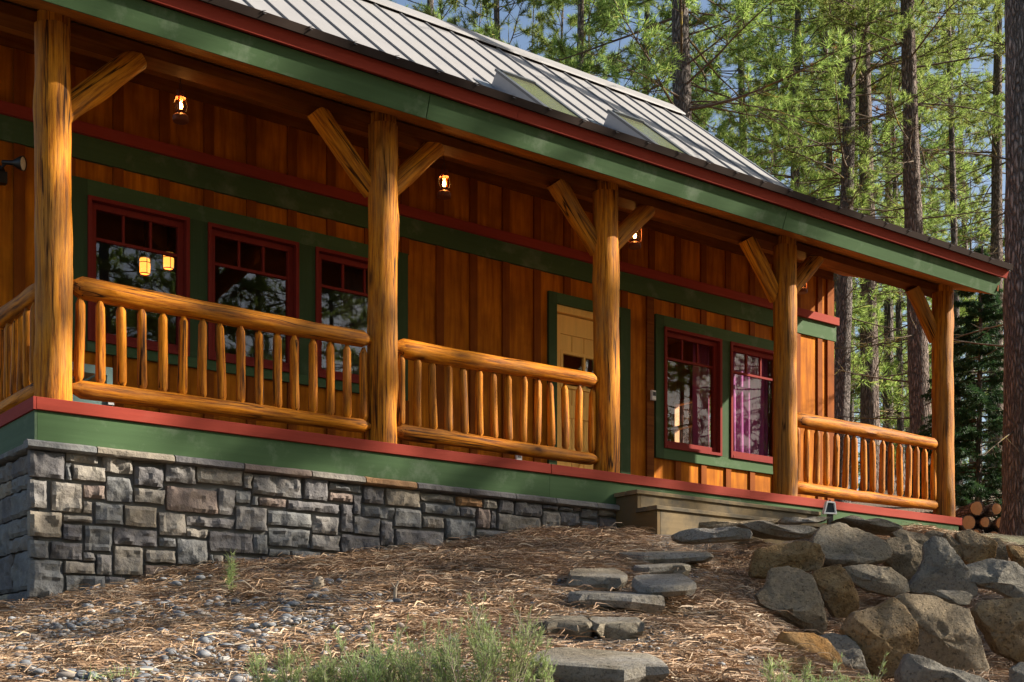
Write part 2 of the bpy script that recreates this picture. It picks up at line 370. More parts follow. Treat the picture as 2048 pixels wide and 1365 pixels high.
# ------------------------------------------------------------------ terrain
TERR = np.array([(-0.12,-0.05,-1.54),(0.16,-0.05,-1.47),(0.49,-0.05,-1.37),(0.84,-0.05,-1.28),(1.34,-0.05,-1.2),(1.81,-0.05,-1.14),(2.54,-0.05,-1.03),(3.25,-0.05,-0.93),(3.98,-0.05,-0.78),(4.99,-0.05,-0.63),(5.81,-0.05,-0.55),(5.99,-0.27,-0.55),(6.78,-0.11,-0.46),(7.88,0.07,-0.35),(8.92,0.03,-0.26),(10.28,0.01,-0.19),(11.58,0.03,-0.14),(13.29,0.24,-0.09),(-1.24,-3.46,-2.13),(-0.77,-3.81,-2.13),(-0.29,-4.17,-2.13),(0.28,-4.6,-2.13),(0.66,-4.89,-2.13),(1.23,-5.32,-2.13),(2.28,-4.98,-2.13),(3.52,-4.66,-2.13),(4.27,-4.85,-2.13),(4.74,-5.08,-2.13),(-0.74,-1.71,-1.88),(0.06,-2.06,-1.76),(0.99,-2.26,-1.63),(1.88,-2.68,-1.55),(2.28,-2.98,-1.54),(3.0,-2.9,-1.47),(3.63,-3.0,-1.41),(2.42,-3.71,-1.68),(1.89,-4.19,-1.87),(2.23,-4.45,-1.85),(4.51,-1.91,-1.11),(4.84,-2.16,-1.13),(3.7,-3.42,-1.54),(3.12,-4.11,-1.79),(2.17,-4.78,-1.98),(5.39,-2.32,-1.2),(6.83,-1.4,-0.77),(4.33,-3.27,-1.61),(5.06,-3.32,-1.67),(6.01,-2.66,-1.31),(8.4,-1.58,-0.78),(7.82,-2.39,-1.12),(9.99,-1.52,-0.62),(9.65,-2.02,-0.84),(6.37,-3.06,-1.41),(6.6,-3.48,-1.54),(6.74,-3.84,-1.6),(4.54,-4.18,-1.92),(5.13,-4.5,-1.96),(5.28,-4.74,-1.99)] + [(-3.1,-9.95,-3.7),(-8,-6,-2.9),(-6,0,-1.9),(-2,2,-1.7),(-0.2,5,-1.5),(0.2,2.5,-1.5),(3,3,-1.1),(6,4,-0.75),(10,4,-0.4),(11.4,1.5,-0.22),(11.4,5,-0.2),(11.5,8.5,0.2),(5,9,-0.5),
  (2,-9,-3.1),(6,-9,-2.9),(10,-8,-2.6),(15,-9,-2.4),(22,-10,-2.0),(13,-3,-1.0),(17,-3,-0.5),(10,-5,-2.1),
  (15.4,2.4,0.15),(18.1,4.2,1.0),(20,6.5,1.65),(17.7,7,1.45),(21.4,9.1,2.2),(24.8,11.6,2.95),(28,11.6,3.4),(34,18,4.0),(30,4,2.6),(18,14,1.6),(10,16,0.8),(42,26,4.2),(50,10,3.6),(20,30,2.5),(0,30,1.0),(60,40,4.2),(-15,10,-1.8),(-20,-15,-4),(20,-30,-3),(50,-20,0)], float)
def _U(r2): return np.where(r2 > 1e-9, r2*np.log(np.maximum(r2, 1e-9)), 0)
_P = TERR[:, :2]; _n = len(_P)
_K = _U(((_P[:, None]-_P[None])**2).sum(-1)) + np.eye(_n)*0.4
_Q = np.hstack([np.ones((_n, 1)), _P])
_S = np.linalg.solve(np.block([[_K, _Q], [_Q.T, np.zeros((3, 3))]]), np.concatenate([TERR[:, 2], np.zeros(3)]))
def ground_z(x, y, bumps=True):
    x = np.asarray(x, float); y = np.asarray(y, float); sh = x.shape; x = x.ravel(); y = y.ravel()
    xx = np.clip(x, -22, 62); yy = np.clip(y, -32, 42); z = np.empty(len(x))
    for i in range(0, len(x), 20000):
        a = xx[i:i+20000]; b = yy[i:i+20000]
        r2 = (a[:, None]-_P[:, 0])**2 + (b[:, None]-_P[:, 1])**2
        z[i:i+20000] = _U(r2) @ _S[:_n] + _S[_n] + _S[_n+1]*a + _S[_n+2]*b
    if bumps:
        z += 0.022*np.sin(3.1*x+1.3*y)*np.sin(2.3*y-1.1*x+1) + 0.014*np.sin(7.3*x-2*y)*np.sin(6.1*y+3.3*x) + 0.008*np.sin(17*x+5*y+2)*np.sin(14*y-6*x)
    z -= 0.025+0.05*np.exp(-(((x[:, None]-_SL[:, 0])**2+(y[:, None]-_SL[:, 1])**2).min(1))/0.16)
    z -= 0.2*np.exp(-(((x[:, None]-_RK[:, 0])**2+(y[:, None]-_RK[:, 1])**2).min(1))/0.3)*(x > 3.5)
    return z.reshape(sh)
_SL = np.array([(2.997, -2.894), (3.004, -3.588), (2.635, -3.497), (1.818, -4.008), (2.012, -4.217), (1.077, -5.141), (4.556, -1.94), (3.993, -2.517)]); _RK = np.array([(5.58, -2.335), (6.562, -2.199), (8.307, -1.01), (6.73, -1.199), (5.574, -1.454), (6.636, -0.753), (7.334, -1.028), (4.757, -3.093), (5.588, -2.842), (6.343, -2.66), (7.154, -2.395), (6.879, -2.939), (8.106, -1.735), (8.735, -1.582), (8.459, -2.001), (8.626, -2.126), (9.244, -1.966), (9.064, -2.332), (7.253, -3.221), (5.722, -3.82), (5.166, -4.152), (4.317, -4.264), (5.722, -4.321), (4.163, -4.899), (3.554, -4.315), (4.065, -4.199), (3.027, -4.669), (4.748, -5.089)])
def gz(x, y): return float(ground_z(np.array([x]), np.array([y]))[0])
def graded(lo, a, b, hi, fine, grow=1.16):
    c = list(np.arange(a, b, fine)); s = fine; v = b
    while v < hi: s *= grow; v += s; c.append(v)
    s = fine; v = a; left = []
    while v > lo: s *= grow; v -= s; left.append(v)
    return np.array(left[::-1] + c)
gx = graded(-400, -3, 10, 500, 0.08); gy = graded(-400, -6, 1, 500, 0.08)
GX, GY = np.meshgrid(gx, gy, indexing='ij'); GZ = ground_z(GX, GY)
nx, ny = GX.shape; idx = np.arange(nx*ny).reshape(nx, ny)
GT = np.stack([idx[:-1, :-1], idx[1:, :-1], idx[1:, 1:], idx[:-1, 1:]], -1).reshape(-1, 4)
tag(link('ground', np_mesh('ground', np.stack([GX, GY, GZ], -1).reshape(-1, 3), GT, M['ground'], True)), 'sloping ground of soil and fallen pine straw', kind='structure')

# ------------------------------------------------------------------ cabin
cabin = tag(empty('cabin'), 'rustic orange board and batten cabin with log porch, green fascia and grey metal roof', 'cabin')
WY = 2.0                                        # face of the front wall
def part(name, mb, mat, parent=None, **k): return mb.build(name, mat, parent or cabin, **k)
def box_part(name, mat, *b, parent=None, bev=0.0):
    q = MB(); (q.bbox(*b, bev) if bev else q.box(*b)); return q.build(name, mat, parent or cabin)
def wall_with_holes(q, u0, u1, z0, z1, holes, put):
    us = sorted({u0, u1, *[h[0] for h in holes], *[h[1] for h in holes]}); zs = sorted({z0, z1, *[h[2] for h in holes], *[h[3] for h in holes]})
    for a, b in zip(us, us[1:]):
        for c, d in zip(zs, zs[1:]):
            if not any(h[0] <= a and b <= h[1] and h[2] <= c and d <= h[3] for h in holes): put(q, a, b, c, d)
WIN_L = [(1.073, 2.047), (2.235, 3.206), (3.398, 4.362)]; WLZ = (1.0, 2.315)
WIN_R = [(8.234, 9.232), (9.396, 10.394)]; WRZ = (0.815, 2.305)
DOOR = (6.541, 7.519, 0.0, 2.30)
holes = [(a, b, *WLZ) for a, b in WIN_L] + [(a, b, *WRZ) for a, b in WIN_R] + [DOOR]
q = MB(); wall_with_holes(q, 0.1, 11.43, -0.05, 3.78, holes, lambda q, a, b, c, d: q.box(a, b, WY, WY+0.15, c, d)); part('front_wall', q, M['siding'])
END_H = [(3.1, 3.65, 1.15, 2.3), (4.0, 5.0, 1.15, 2.3)]
q = MB(); wall_with_holes(q, WY+0.15, 8.86, -0.3, 3.6, END_H, lambda q, a, b, c, d: q.box(11.28, 11.43, a, b, c, d))
q.prism([(2.15, 3.6), (8.7, 3.6), (8.7, 4.1), (5.43, 6.85), (2.15, 4.1)], 11.28, 11.43); part('end_wall', q, M['siding'])
q = MB(); q.box(0.1, 0.25, WY+0.15, 8.86, -0.3, 3.6); q.prism([(2.15, 3.6), (8.7, 3.6), (8.7, 4.1), (5.43, 6.85), (2.15, 4.1)], 0.1, 0.25); part('end_wall', q, M['siding'])
q = MB(); q.box(0.25, 11.28, 8.7, 8.86, -0.3, 3.9); part('back_wall', q, M['siding'])
q = MB(); q.box(0.26, 11.27, 6.3, 6.4, 0.0, 3.3); q.box(5.9, 6.0, 2.2, 6.3, 0.0, 3.3); part('partition', q, M['inside'])
q = MB(); q.box(0.26, 11.27, 2.16, 6.29, -0.1, 0.02); part('floor', q, M['inside'])
q = MB(); q.box(6.02, 11.27, 2.16, 6.29, 3.2, 3.25); q.box(6.02, 11.27, 6.25, 6.29, 0.02, 3.2); part('room_lining', q, M['insidewarm'])
q = MB(); q.box(0.26, 5.88, 2.16, 6.29, 3.2, 3.25); part('room_ceiling', q, M['inside'])
# end wall windows as seen through the front ones
for a, b, c, d in END_H:
    w = empty('window', parent=cabin); q = MB()
    for z0, z1 in ((c, c+.05), (d-.05, d), (d-.42, d-.38)): q.box(11.30, 11.41, a, b, z0, z1)
    for y0 in np.linspace(a, b-.045, 3 if b-a > .8 else 2): q.box(11.305, 11.405, y0, y0+.045, c+.05, d-.05)
    q.build('frame', M['insidewarm'], w); q = MB(); q.add([(11.348, a+.05, c+.05), (11.348, a+.05, d-.05), (11.348, b-.05, d-.05), (11.348, b-.05, c+.05)], [(0, 1, 2, 3)]); q.build('pane', M['glass_in'], w)
# belt course and frieze
box_part('belt_board', M['green'], 0.0, 11.49, WY-0.035, WY-0.001, 2.637, 2.852)
box_part('belt_cap', M['red'], -0.02, 11.51, WY-0.075, WY-0.001, 2.853, 2.957)
box_part('frieze_board', M['beam'], 0.1, 11.44, WY-0.03, WY-0.001, 3.47, 3.585)
box_part('corner_board', M['batten'], 11.32, 11.455, WY-0.028, WY-0.002, 0.0, 2.635)
box_part('corner_board', M['batten'], 11.432, 11.457, WY-0.0, WY+0.1, 0.0, 3.4)
box_part('corner_board', M['batten'], 11.32, 11.455, WY-0.028, WY-0.002, 2.96, 3.465)
CASE_L = (0.936, 4.506, 0.907, 2.463); CASE_R = (8.10, 10.53, 0.683, 2.444); CASE_D = (6.423, 7.680, 0.0, 2.423)
def casing(c, wins, wz):
    y0, y1 = WY-0.04, WY-0.001
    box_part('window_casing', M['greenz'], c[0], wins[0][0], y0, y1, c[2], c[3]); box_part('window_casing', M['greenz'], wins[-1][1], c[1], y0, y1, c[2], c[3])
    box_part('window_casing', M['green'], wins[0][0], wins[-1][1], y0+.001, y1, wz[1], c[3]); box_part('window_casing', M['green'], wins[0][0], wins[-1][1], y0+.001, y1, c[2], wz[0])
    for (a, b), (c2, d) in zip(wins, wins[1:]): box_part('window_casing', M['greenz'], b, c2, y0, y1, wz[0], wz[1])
casing(CASE_L, WIN_L, WLZ); casing(CASE_R, WIN_R, WRZ)
for a, b, c, d, mt in ((6.423, 6.541, 0, 2.423, 'greenz'), (7.519, 7.68, 0, 2.423, 'greenz'), (6.541, 7.519, 2.30, 2.422, 'green')):
    box_part('door_casing', M[mt], a, b, WY-0.04, WY-0.001, c, d)
box_part('corner_board', M['beam'], 7.96, 8.075, WY-0.03, WY-0.001, 0.0, 2.636)
# battens, broken by the casings and belt
for k in range(25):
    x = 0.476 + 0.4455*k; spans = [(0.0, 2.636), (2.958, 3.469)]
    if x > 11.25: break
    for c in (CASE_L, CASE_R, CASE_D, (7.9, 8.1, 0, 2.7)):
        if c[0]-.05 < x < c[1]+.05: spans = [s for a, b in spans for s in ((a, min(b, c[2])), (max(a, c[3]), b)) if s[1]-s[0] > 0.03]
    for a, b in spans:
        q = MB(); q.bbox(-.05, .05, -.024, -.001, 0, b-a, .004); q.build('batten', M['batten'], cabin, loc=(x, WY, a))
def window(x0, x1, z0, z1, gl='glass'):
    w = empty('window', (x0, WY, z0), parent=cabin); W = x1-x0; H = z1-z0
    q = MB(); t = 0.035
    q.box(0, t, -.06, .10, 0, H); q.box(W-t, W, -.06, .10, 0, H); q.box(t, W-t, -.06, .10, H-t, H); q.box(t, W-t, -.065, .10, 0, t)
    q.build('frame', M['sash'], w)
    q = MB(); s = 0.055; a, b = t+.004, W-t-.004; c, d = t+.004, H-t-.004
    q.box(a, a+s, .0, .05, c, d); q.box(b-s, b, .0, .05, c, d); q.box(a+s, b-s, .0, .05, d-s, d); q.box(a+s, b-s, .0, .05, c, c+s+.01)
    q.build('sash', M['sash'], w)
    zt = H - 0.36
    q = MB(); q.box(a+s, b-s, .012, .045, zt-.014, zt+.014); q.build('muntin', M['sash'], w)
    for f in (1/3, 2/3):
        xm = a+s+(b-a-2*s)*f; q = MB(); q.box(xm-.011, xm+.011, .014, .043, zt+.014, d-s); q.build('muntin', M['sash'], w)
    q = MB(); q.add([(a+s-.01, .03, c+s-.01), (b-s+.01, .03, c+s-.01), (b-s+.01, .03, d-s+.01), (a+s-.01, .03, d-s+.01)], [(0, 1, 2, 3)]); q.build('pane', M[gl], w)
for a, b in WIN_L: window(a, b, *WLZ)
for a, b in WIN_R: window(a, b, *WRZ, 'glass_r')
# curtains inside (folded cloth)
def curtain(x0, x1, y, z0, z1, mat):
    q = MB(); n = int((x1-x0)/.02); V = []; F = []
    for i in range(n+1):
        x = x0+(x1-x0)*i/n; V += [(x, y+.03*math.sin(i*.9)+.012*math.sin(i*2.3), z0), (x, y+.02*math.sin(i*.9), z1)]
    F = [(2*i, 2*i+2, 2*i+3, 2*i+1) for i in range(n)]; q.add(V, F); tag(q.build('curtain', mat, smooth=True), CURT.pop(0), 'curtain')
CURT = ['purple curtain hanging in the right half of the far right window', 'dark curtain behind the leftmost window', 'dark curtain drawn behind the third window from the left', 'plum curtain at the right edge of the window by the thermometer']
curtain(9.60, 10.37, 2.20, 0.75, 2.4, M['curtain']); curtain(0.98, 1.25, 2.35, 0.9, 2.6, M['curtaindark'])
curtain(3.9, 4.45, 2.35, 0.9, 2.6, M['curtaindark']); curtain(8.98, 9.3, 2.22, 0.75, 2.4, M['curtainred'])
# door
d = empty('door', (DOOR[0], WY, 0), parent=cabin); q = MB()
q.box(0, .03, .0, .12, 0, 2.30); q.box(.948, .978, .0, .12, 0, 2.30); q.box(.03, .948, .0, .12, 2.22, 2.30); q.build('frame', M['door'], d)
q = MB(); q.box(.035, .12, .05, .09, .01, 2.21); q.box(.858, .943, .05, .09, .01, 2.21); q.box(.12, .858, .05, .09, 1.99, 2.21); q.box(.12, .858, .05, .09, .01, .16); q.box(.12, .858, .05, .09, 1.02, 1.17); q.build('rail_and_stile', M['door'], d)
for k in range(4):
    x0 = .12+.738/4*k
    for z0, z1 in ((.16, 1.02), (1.17, 1.36), (1.80, 1.99)):
        q = MB(); q.bbox(x0+.003, x0+.1815, .062, .085, z0+.002, z1-.002, .004); q.build('plank', M['door'], d)
q = MB(); q.box(.12, .858, .045, .09, 1.362, 1.40); q.box(.12, .858, .045, .09, 1.76, 1.798)
q.box(.12, .16, .045, .09, 1.4, 1.76); q.box(.818, .858, .045, .09, 1.4, 1.76); q.box(.475, .503, .046, .089, 1.4, 1.76); q.box(.16, .475, .047, .088, 1.57, 1.595); q.box(.503, .818, .047, .088, 1.57, 1.595)
q.build('window_frame', M['door'], d)
q = MB(); q.add([(.15, .068, 1.39), (.83, .068, 1.39), (.83, .068, 1.77), (.15, .068, 1.77)], [(0, 1, 2, 3)]); q.build('pane', M['glass'], d)
q = MB(); q.tube([(.2, .045, .2), (.80, .045, .95)], .014, 4); q.build('brace', M['door'], d)
q = MB(); q.lathe([(0, -.03), (.028, -.025), (.034, 0), (.028, .025), (0, .03)], 12, (.89, .02, 1.05)); q.build('handle', M['black'], d, smooth=True)

# ------------------------------------------------------------------ porch deck and stone foundation
box_part('porch_floor', M['floor'], 0.02, 11.48, 0.02, WY-.001, -0.09, -0.003)
for a, b in ((0.0, 4.865), (4.869, 8.9), (8.903, 11.50)):
    box_part('deck_edge_board', M['red'], a, b, -0.022, 0.019, -0.095, 0.0, bev=.004)
box_part('deck_edge_board', M['red_y'], -0.022, -0.001, -0.022, 8.8, -0.095, 0.0)
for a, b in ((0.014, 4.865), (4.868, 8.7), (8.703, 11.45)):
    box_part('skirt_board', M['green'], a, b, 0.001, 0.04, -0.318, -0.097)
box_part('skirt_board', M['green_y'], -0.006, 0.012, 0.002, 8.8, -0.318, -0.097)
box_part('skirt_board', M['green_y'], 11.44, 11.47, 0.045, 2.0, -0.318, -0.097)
found = empty('stone_foundation', parent=cabin)
q = MB(); q.box(0.04, 11.40, 0.052, 0.3, -2.3, -0.322); q.box(0.04, 0.3, 0.3, 8.8, -2.3, -0.322); q.box(11.1, 11.40, 0.3, 8.8, -1.2, -0.322); q.build('mortar', M['mortar'], found)
def rough_block(w, h, dep, seed, amp=0.018, step=0.027):
    """rock-faced stone: w wide, h high, face towards -y at y=0, body back to y=dep"""
    nu = max(3, int(w/step)+1); nv = max(3, int(h/step)+1); V = []; F = []
    for j in range(nv+1):
        for i in range(nu+1):
            u = i/nu; v = j/nv; e = min(u*w, (1-u)*w, v*h, (1-v)*h)
            edge = max(0, 1-e/0.016); p = Vector((u*w*7+seed*3.7, v*h*7+seed, seed*1.3))
            y = -amp*.8*mnoise.noise(p) - amp*.7*mnoise.noise(p*2.3) + amp*1.5*abs(mnoise.noise(p*1.0+Vector((5, 1, 0)))) + amp*.9*abs(mnoise.noise(p*2.1+Vector((2, 7, 3)))) - amp*.45*mnoise.noise(p*5.5) + edge*edge*0.016 - .020
            ji = 0.007*mnoise.noise(p*1.7+Vector((9, 3, 0))); jj = 0.007*mnoise.noise(p*1.7+Vector((1, 8, 4)))
            V.append((u*w+ji, y, v*h+jj))
    n = (nu+1)
    F = [(j*n+i, j*n+i+1, (j+1)*n+i+1, (j+1)*n+i) for j in range(nv) for i in range(nu)]
    ring = [i for i in range(n)] + [j*n+nu for j in range(1, nv+1)] + [nv*n+i for i in range(nu-1, -1, -1)] + [j*n for j in range(nv-1, 0, -1)]
    b0 = len(V)
    for k in ring: V.append((V[k][0], dep, V[k][2]))
    m = len(ring); F += [(ring[(k+1) % m], ring[k], b0+k, b0+(k+1) % m) for k in range(m)]
    return V, F
STONES = [(-0.01,0.22,-0.59,-0.39),(0.23,0.47,-0.45,-0.38),(0.23,0.27,-0.59,-0.46),(0.28,0.53,-0.58,-0.47),(0.51,0.74,-0.5,-0.38),(0.76,0.99,-0.4,-0.39),(0.76,0.99,-0.58,-0.43),(-0.01,0.09,-0.82,-0.61),(0.12,0.35,-0.83,-0.61),(0.37,0.53,-0.71,-0.61),(0.54,0.74,-0.72,-0.53),(0.76,1.0,-0.71,-0.6),(0.36,0.43,-0.83,-0.74),(-0.01,0.2,-1.03,-0.84),(0.21,0.43,-0.9,-0.85),(0.45,0.67,-0.9,-0.74),(0.68,0.94,-0.9,-0.74),(0.21,0.35,-1.04,-0.92),(0.37,0.58,-1.11,-0.92),(0.6,0.94,-1.05,-0.92),(-0.01,0.1,-1.19,-1.06),(0.12,0.35,-1.19,-1.06),(0.36,0.45,-1.19,-1.12),(0.46,0.58,-1.29,-1.13),(0.6,0.83,-1.28,-1.06),(-0.01,0.21,-1.48,-1.2),(0.22,0.45,-1.29,-1.2),(0.23,0.52,-1.42,-1.3),(0.53,0.69,-1.39,-1.3),(0.85,1.09,-1.17,-1.07),(0.85,1.29,-1.31,-1.19),(0.96,1.1,-1.04,-0.97),(1.01,1.26,-0.53,-0.38),(1.27,1.67,-0.51,-0.38),(1.68,1.75,-0.52,-0.39),(1.76,2.2,-0.56,-0.39),(2.23,2.45,-0.56,-0.38),(1.02,1.45,-0.75,-0.56),(1.46,1.6,-0.75,-0.54),(1.61,1.74,-0.64,-0.54),(1.76,1.81,-0.65,-0.58),(1.82,2.06,-0.65,-0.58),(2.08,2.57,-0.66,-0.58),(1.61,1.89,-0.86,-0.67),(1.9,2.3,-0.8,-0.68),(2.31,2.56,-0.84,-0.69),(0.96,1.18,-0.95,-0.77),(1.19,1.6,-0.86,-0.78),(1.19,1.37,-0.95,-0.88),(1.38,1.76,-1.05,-0.89),(1.76,1.89,-1.05,-0.89),(1.91,2.29,-0.97,-0.82),(2.3,2.57,-0.98,-0.85),(1.11,1.36,-1.17,-0.97),(1.38,1.41,-1.17,-1.08),(1.42,1.5,-1.21,-1.08),(1.51,1.83,-1.19,-1.08),(1.84,2.12,-1.16,-1.06),(1.9,2.09,-1.06,-1.0),(2.11,2.39,-1.12,-1.0),(2.4,2.57,-1.09,-1.01),(2.47,2.79,-0.46,-0.4),(2.47,2.7,-0.55,-0.48),(2.59,2.7,-0.81,-0.57),(2.71,2.79,-0.65,-0.48),(2.81,3.02,-0.54,-0.4),(3.04,3.39,-0.54,-0.39),(2.8,3.12,-0.66,-0.56),(2.71,2.97,-0.82,-0.67),(2.98,3.11,-0.9,-0.68),(2.59,2.97,-1.0,-0.83),(3.13,3.41,-0.72,-0.56),(3.4,3.77,-0.47,-0.4),(3.43,3.83,-0.58,-0.49),(3.42,3.64,-0.71,-0.61),(3.14,3.65,-0.89,-0.74),(3.67,3.99,-0.79,-0.61),(3.67,3.98,-0.85,-0.81),(3.8,4.08,-0.48,-0.4),(3.83,4.0,-0.58,-0.49),(4.09,4.25,-0.48,-0.4),(4.02,4.17,-0.67,-0.49),(4.18,4.25,-0.66,-0.49),(2.99,3.25,-0.96,-0.92),(4.26,4.43,-0.51,-0.39),(4.45,4.78,-0.52,-0.39),(4.26,4.76,-0.67,-0.52),(4.02,4.52,-0.75,-0.68),(4.79,4.98,-0.43,-0.39),(4.79,5.0,-0.65,-0.45),(5.0,5.17,-0.43,-0.39),(5.18,5.26,-0.42,-0.38),(5.0,5.25,-0.57,-0.44),(5.0,5.25,-0.63,-0.59),(5.27,5.48,-0.48,-0.39),(5.26,5.49,-0.6,-0.51),(5.5,5.77,-0.44,-0.38),(5.5,5.73,-0.57,-0.46),(5.73,5.9,-0.57,-0.45)]
for k, (x0, x1, z0, z1) in enumerate(STONES):
    x0 = max(x0, -0.005); g = 0.0035
    if x0 < 0.03: x0 = -0.035
    else: x0 += g
    q = MB(); q.add(*rough_block(x1-x0-g, z1-z0-2*g, 0.075, k+1, 0.017+0.016*RNG.random()))
    q.build('stone', M['stone'], found, smooth=True, angle=26, loc=(x0, 0.0+0.012*(RNG.random()-.5), z0+g))
# side face, courses laid from the corner back
rs = random.Random(5); zt = -0.40; k = 200
while zt > -2.0:
    h = rs.choice([0.14, 0.2, 0.26, 0.3]); y = 0.075
    while y < 4.2:
        L = rs.uniform(0.22, 0.6)
        parts_ = [(zt-h, zt)] if h < .24 or rs.random() < .5 else [(zt-h, zt-h*.55), (zt-h*.55, zt)]
        for a, b in parts_:
            k += 1; q = MB(); q.add(*rough_block(L-.012, b-a-.012, 0.07, k, 0.02)); q.build('stone', M['stone'], found, smooth=True, angle=26, loc=(-.005, y+L-.01, a+.01), rot=(0, 0, R(-90)))
        y += L
    zt -= h
def cap_piece(L, k):
    q = MB(); V = []; F = []; n = max(3, int(L/.07)); prof = [(.05, .058), (-.035, .064), (-.062, .048), (-.066, .012), (-.045, 0), (.05, 0)]
    for i in range(n+1):
        for (y, z) in prof:
            j = 0.009*mnoise.noise(Vector((i*.9+k*7.1, y*40, z*40))) if y < .04 else 0
            V.append((L*i/n, y+j*1.6, z+j*.7))
    m = len(prof)
    F = [(i*m+a, i*m+(a+1) % m, (i+1)*m+(a+1) % m, (i+1)*m+a) for i in range(n) for a in range(m)] + [tuple(range(m))[::-1], tuple(n*m+a for a in range(m))]
    q.add(V, F); return q
x = -0.07; k = 0
while x < 5.72:
    L = min(rs.uniform(0.44, 0.62), 5.80-x); k += 1
    cap_piece(L-.012, k).build('capstone', M['cap'], found, smooth=True, angle=40, loc=(x, 0.008, -0.386)); x += L
y = 0.075
while y < 4:
    L = rs.uniform(0.45, 0.62); k += 1
    cap_piece(L-.012, k).build('capstone', M['cap'], found, smooth=True, angle=40, loc=(0.008, y+L, -0.386), rot=(0, 0, R(-90))); y += L

# ------------------------------------------------------------------ logs: posts, braces, railings
def log_mesh(name, L, r0, r1, seed, mat, sides=16, seg=None, bow=0.01, rough=0.06, round_end=0.0, flat=0.0):
    seg = seg or max(6, int(L/0.09)); V = []; F = []
    zs = [L*i/seg for i in range(seg+1)]
    for i, z in enumerate(zs):
        t = z/L; r = r0+(r1-r0)*t
        e = min(z, L-z); rr = r
        if round_end and e < round_end: rr = r*math.sqrt(max(0.16, 1-(1-e/round_end)**2*0.84))
        cx = bow*math.sin(t*math.pi*1.3+seed); cy = bow*math.sin(t*math.pi*1.1+seed*2.1)
        for k in range(sides):
            a = 2*math.pi*k/sides; c = math.cos(a); s_ = math.sin(a)
            p = Vector((c*1.2+seed*5.3, s_*1.2, z*2.6+seed))
            q_ = 1+rough*mnoise.noise(p)*1.4+rough*.5*mnoise.noise(p*2.7)
            kb = mnoise.noise(Vector((c*1.4+seed, s_*1.4, z*1.5+seed*9)))
            if kb > .42: q_ += (kb-.42)*0.55*min(1, rough/.05)
            V.append((cx+c*rr*q_, cy+s_*rr*q_, z))
    F = [(i*sides+k, i*sides+(k+1) % sides, (i+1)*sides+(k+1) % sides, (i+1)*sides+k) for i in range(seg) for k in range(sides)]
    F += [tuple(range(sides))[::-1], tuple(seg*sides+k for k in range(sides))]
    q = MB(); q.add(V, F); return q.mesh(name, mat, True, 50)
def along(o, p0, p1):
    d = Vector(p1)-Vector(p0); o.location = p0; o.rotation_mode = 'QUATERNION'; o.rotation_quaternion = d.to_track_quat('Z', 'Y'); return o
POSTX = [0.178, 3.084, 5.71, 8.382, 11.339]; PY = 0.15; BEAM_Z = 2.84
BR = {0: [((0.24, 2.20), (0.86, 2.84))], 1: [((3.03, 2.27), (2.45, 2.84)), ((3.14, 2.27), (3.71, 2.84))], 2: [((5.66, 2.26), (5.11, 2.84)), ((5.77, 2.27), (6.34, 2.84))],
      3: [((8.33, 2.26), (7.83, 2.84)), ((8.43, 2.27), (9.0, 2.84))], 4: [((11.29, 2.27), (10.80, 2.84))]}
for i, x in enumerate(POSTX):
    p = link('post', log_mesh('post', BEAM_Z-.006, 0.136, 0.130, 3.3*i+1, M['post'], 22, 40, 0.006, 0.05), cabin, (x, PY, 0.001))
    q = MB(); n = 10; top = 2.925
    ring = [(0.122*math.cos(math.pi+math.pi*k/n), -0.004+0.122*math.sin(math.pi+math.pi*k/n)) for k in range(n+1)]
    q.add([(a, b, BEAM_Z-.012) for a, b in ring]+[(a, b, top) for a, b in ring], [(k, (k+1) % (n+1), n+1+(k+1) % (n+1), n+1+k) for k in range(n+1)]+[tuple(range(n+1))[::-1], tuple(range(n+1, 2*n+2))])
    q.build('tongue', M['post'], p, smooth=True, angle=40)
    for (xa, za), (xb, zb) in BR[i]:
        o = link('brace', log_mesh('brace', 1, 0.088, 0.094, 7.7*i+xa, M['post'], 16, 12, .006, 0.05), p)
        v = Vector((xb-xa, 0, zb-za)); me = o.data
        Lb = v.length
        for vert in me.vertices:                       # square cut log: plumb against the post, level under the beam
            t = vert.co.z; vert.co.z = t*Lb
        along(o, (xa-x, 0.075, za), (xb-x, 0.075, zb))
        dirn = v.normalized(); w = o.rotation_quaternion.to_matrix()
        for vert in me.vertices:
            pz = (w @ vert.co).z + za
            if pz > BEAM_Z-.004:
                vert.co.z -= (pz-(BEAM_Z-.004))/dirn.z
bal_meshes = [log_mesh('baluster', 0.665, 0.040, 0.036, s*1.9+.4, M['rail'], 10, 12, 0.0035, 0.055, 0.03) for s in range(7)]
def railing(p0, p1, n, seed):
    r = empty('railing', parent=cabin); a = Vector(p0); b = Vector(p1); L = (b-a).length
    o = link('top_rail', log_mesh('top_rail', L, 0.088, 0.070, seed, M['rail'], 16, None, 0.008, 0.05, 0.05), r); along(o, a+Vector((0, 0, .905)), b+Vector((0, 0, .92)))
    o = link('bottom_rail', log_mesh('bottom_rail', L, 0.072, 0.060, seed+4.4, M['rail'], 16, None, 0.008, 0.06, 0.04), r); along(o, a+Vector((0, 0, .14)), b+Vector((0, 0, .145)))
    for k in range(n):
        t = (k+.45)/(n-.1); c = a.lerp(b, t)
        link('baluster', bal_meshes[(k*3+int(seed)) % 7], r, (c.x, c.y, 0.178), (R(random.uniform(-1, 1)), R(random.uniform(-1, 1)), random.uniform(0, 6.28)))
railing((0.30, PY, 0), (2.965, PY, 0), 16, 1); railing((3.20, PY, 0), (5.60, PY, 0), 14, 2); railing((8.50, PY, 0), (11.22, PY, 0), 16, 3)
railing((0.16, 1.97, 0), (0.16, 0.27, 0), 10, 4)
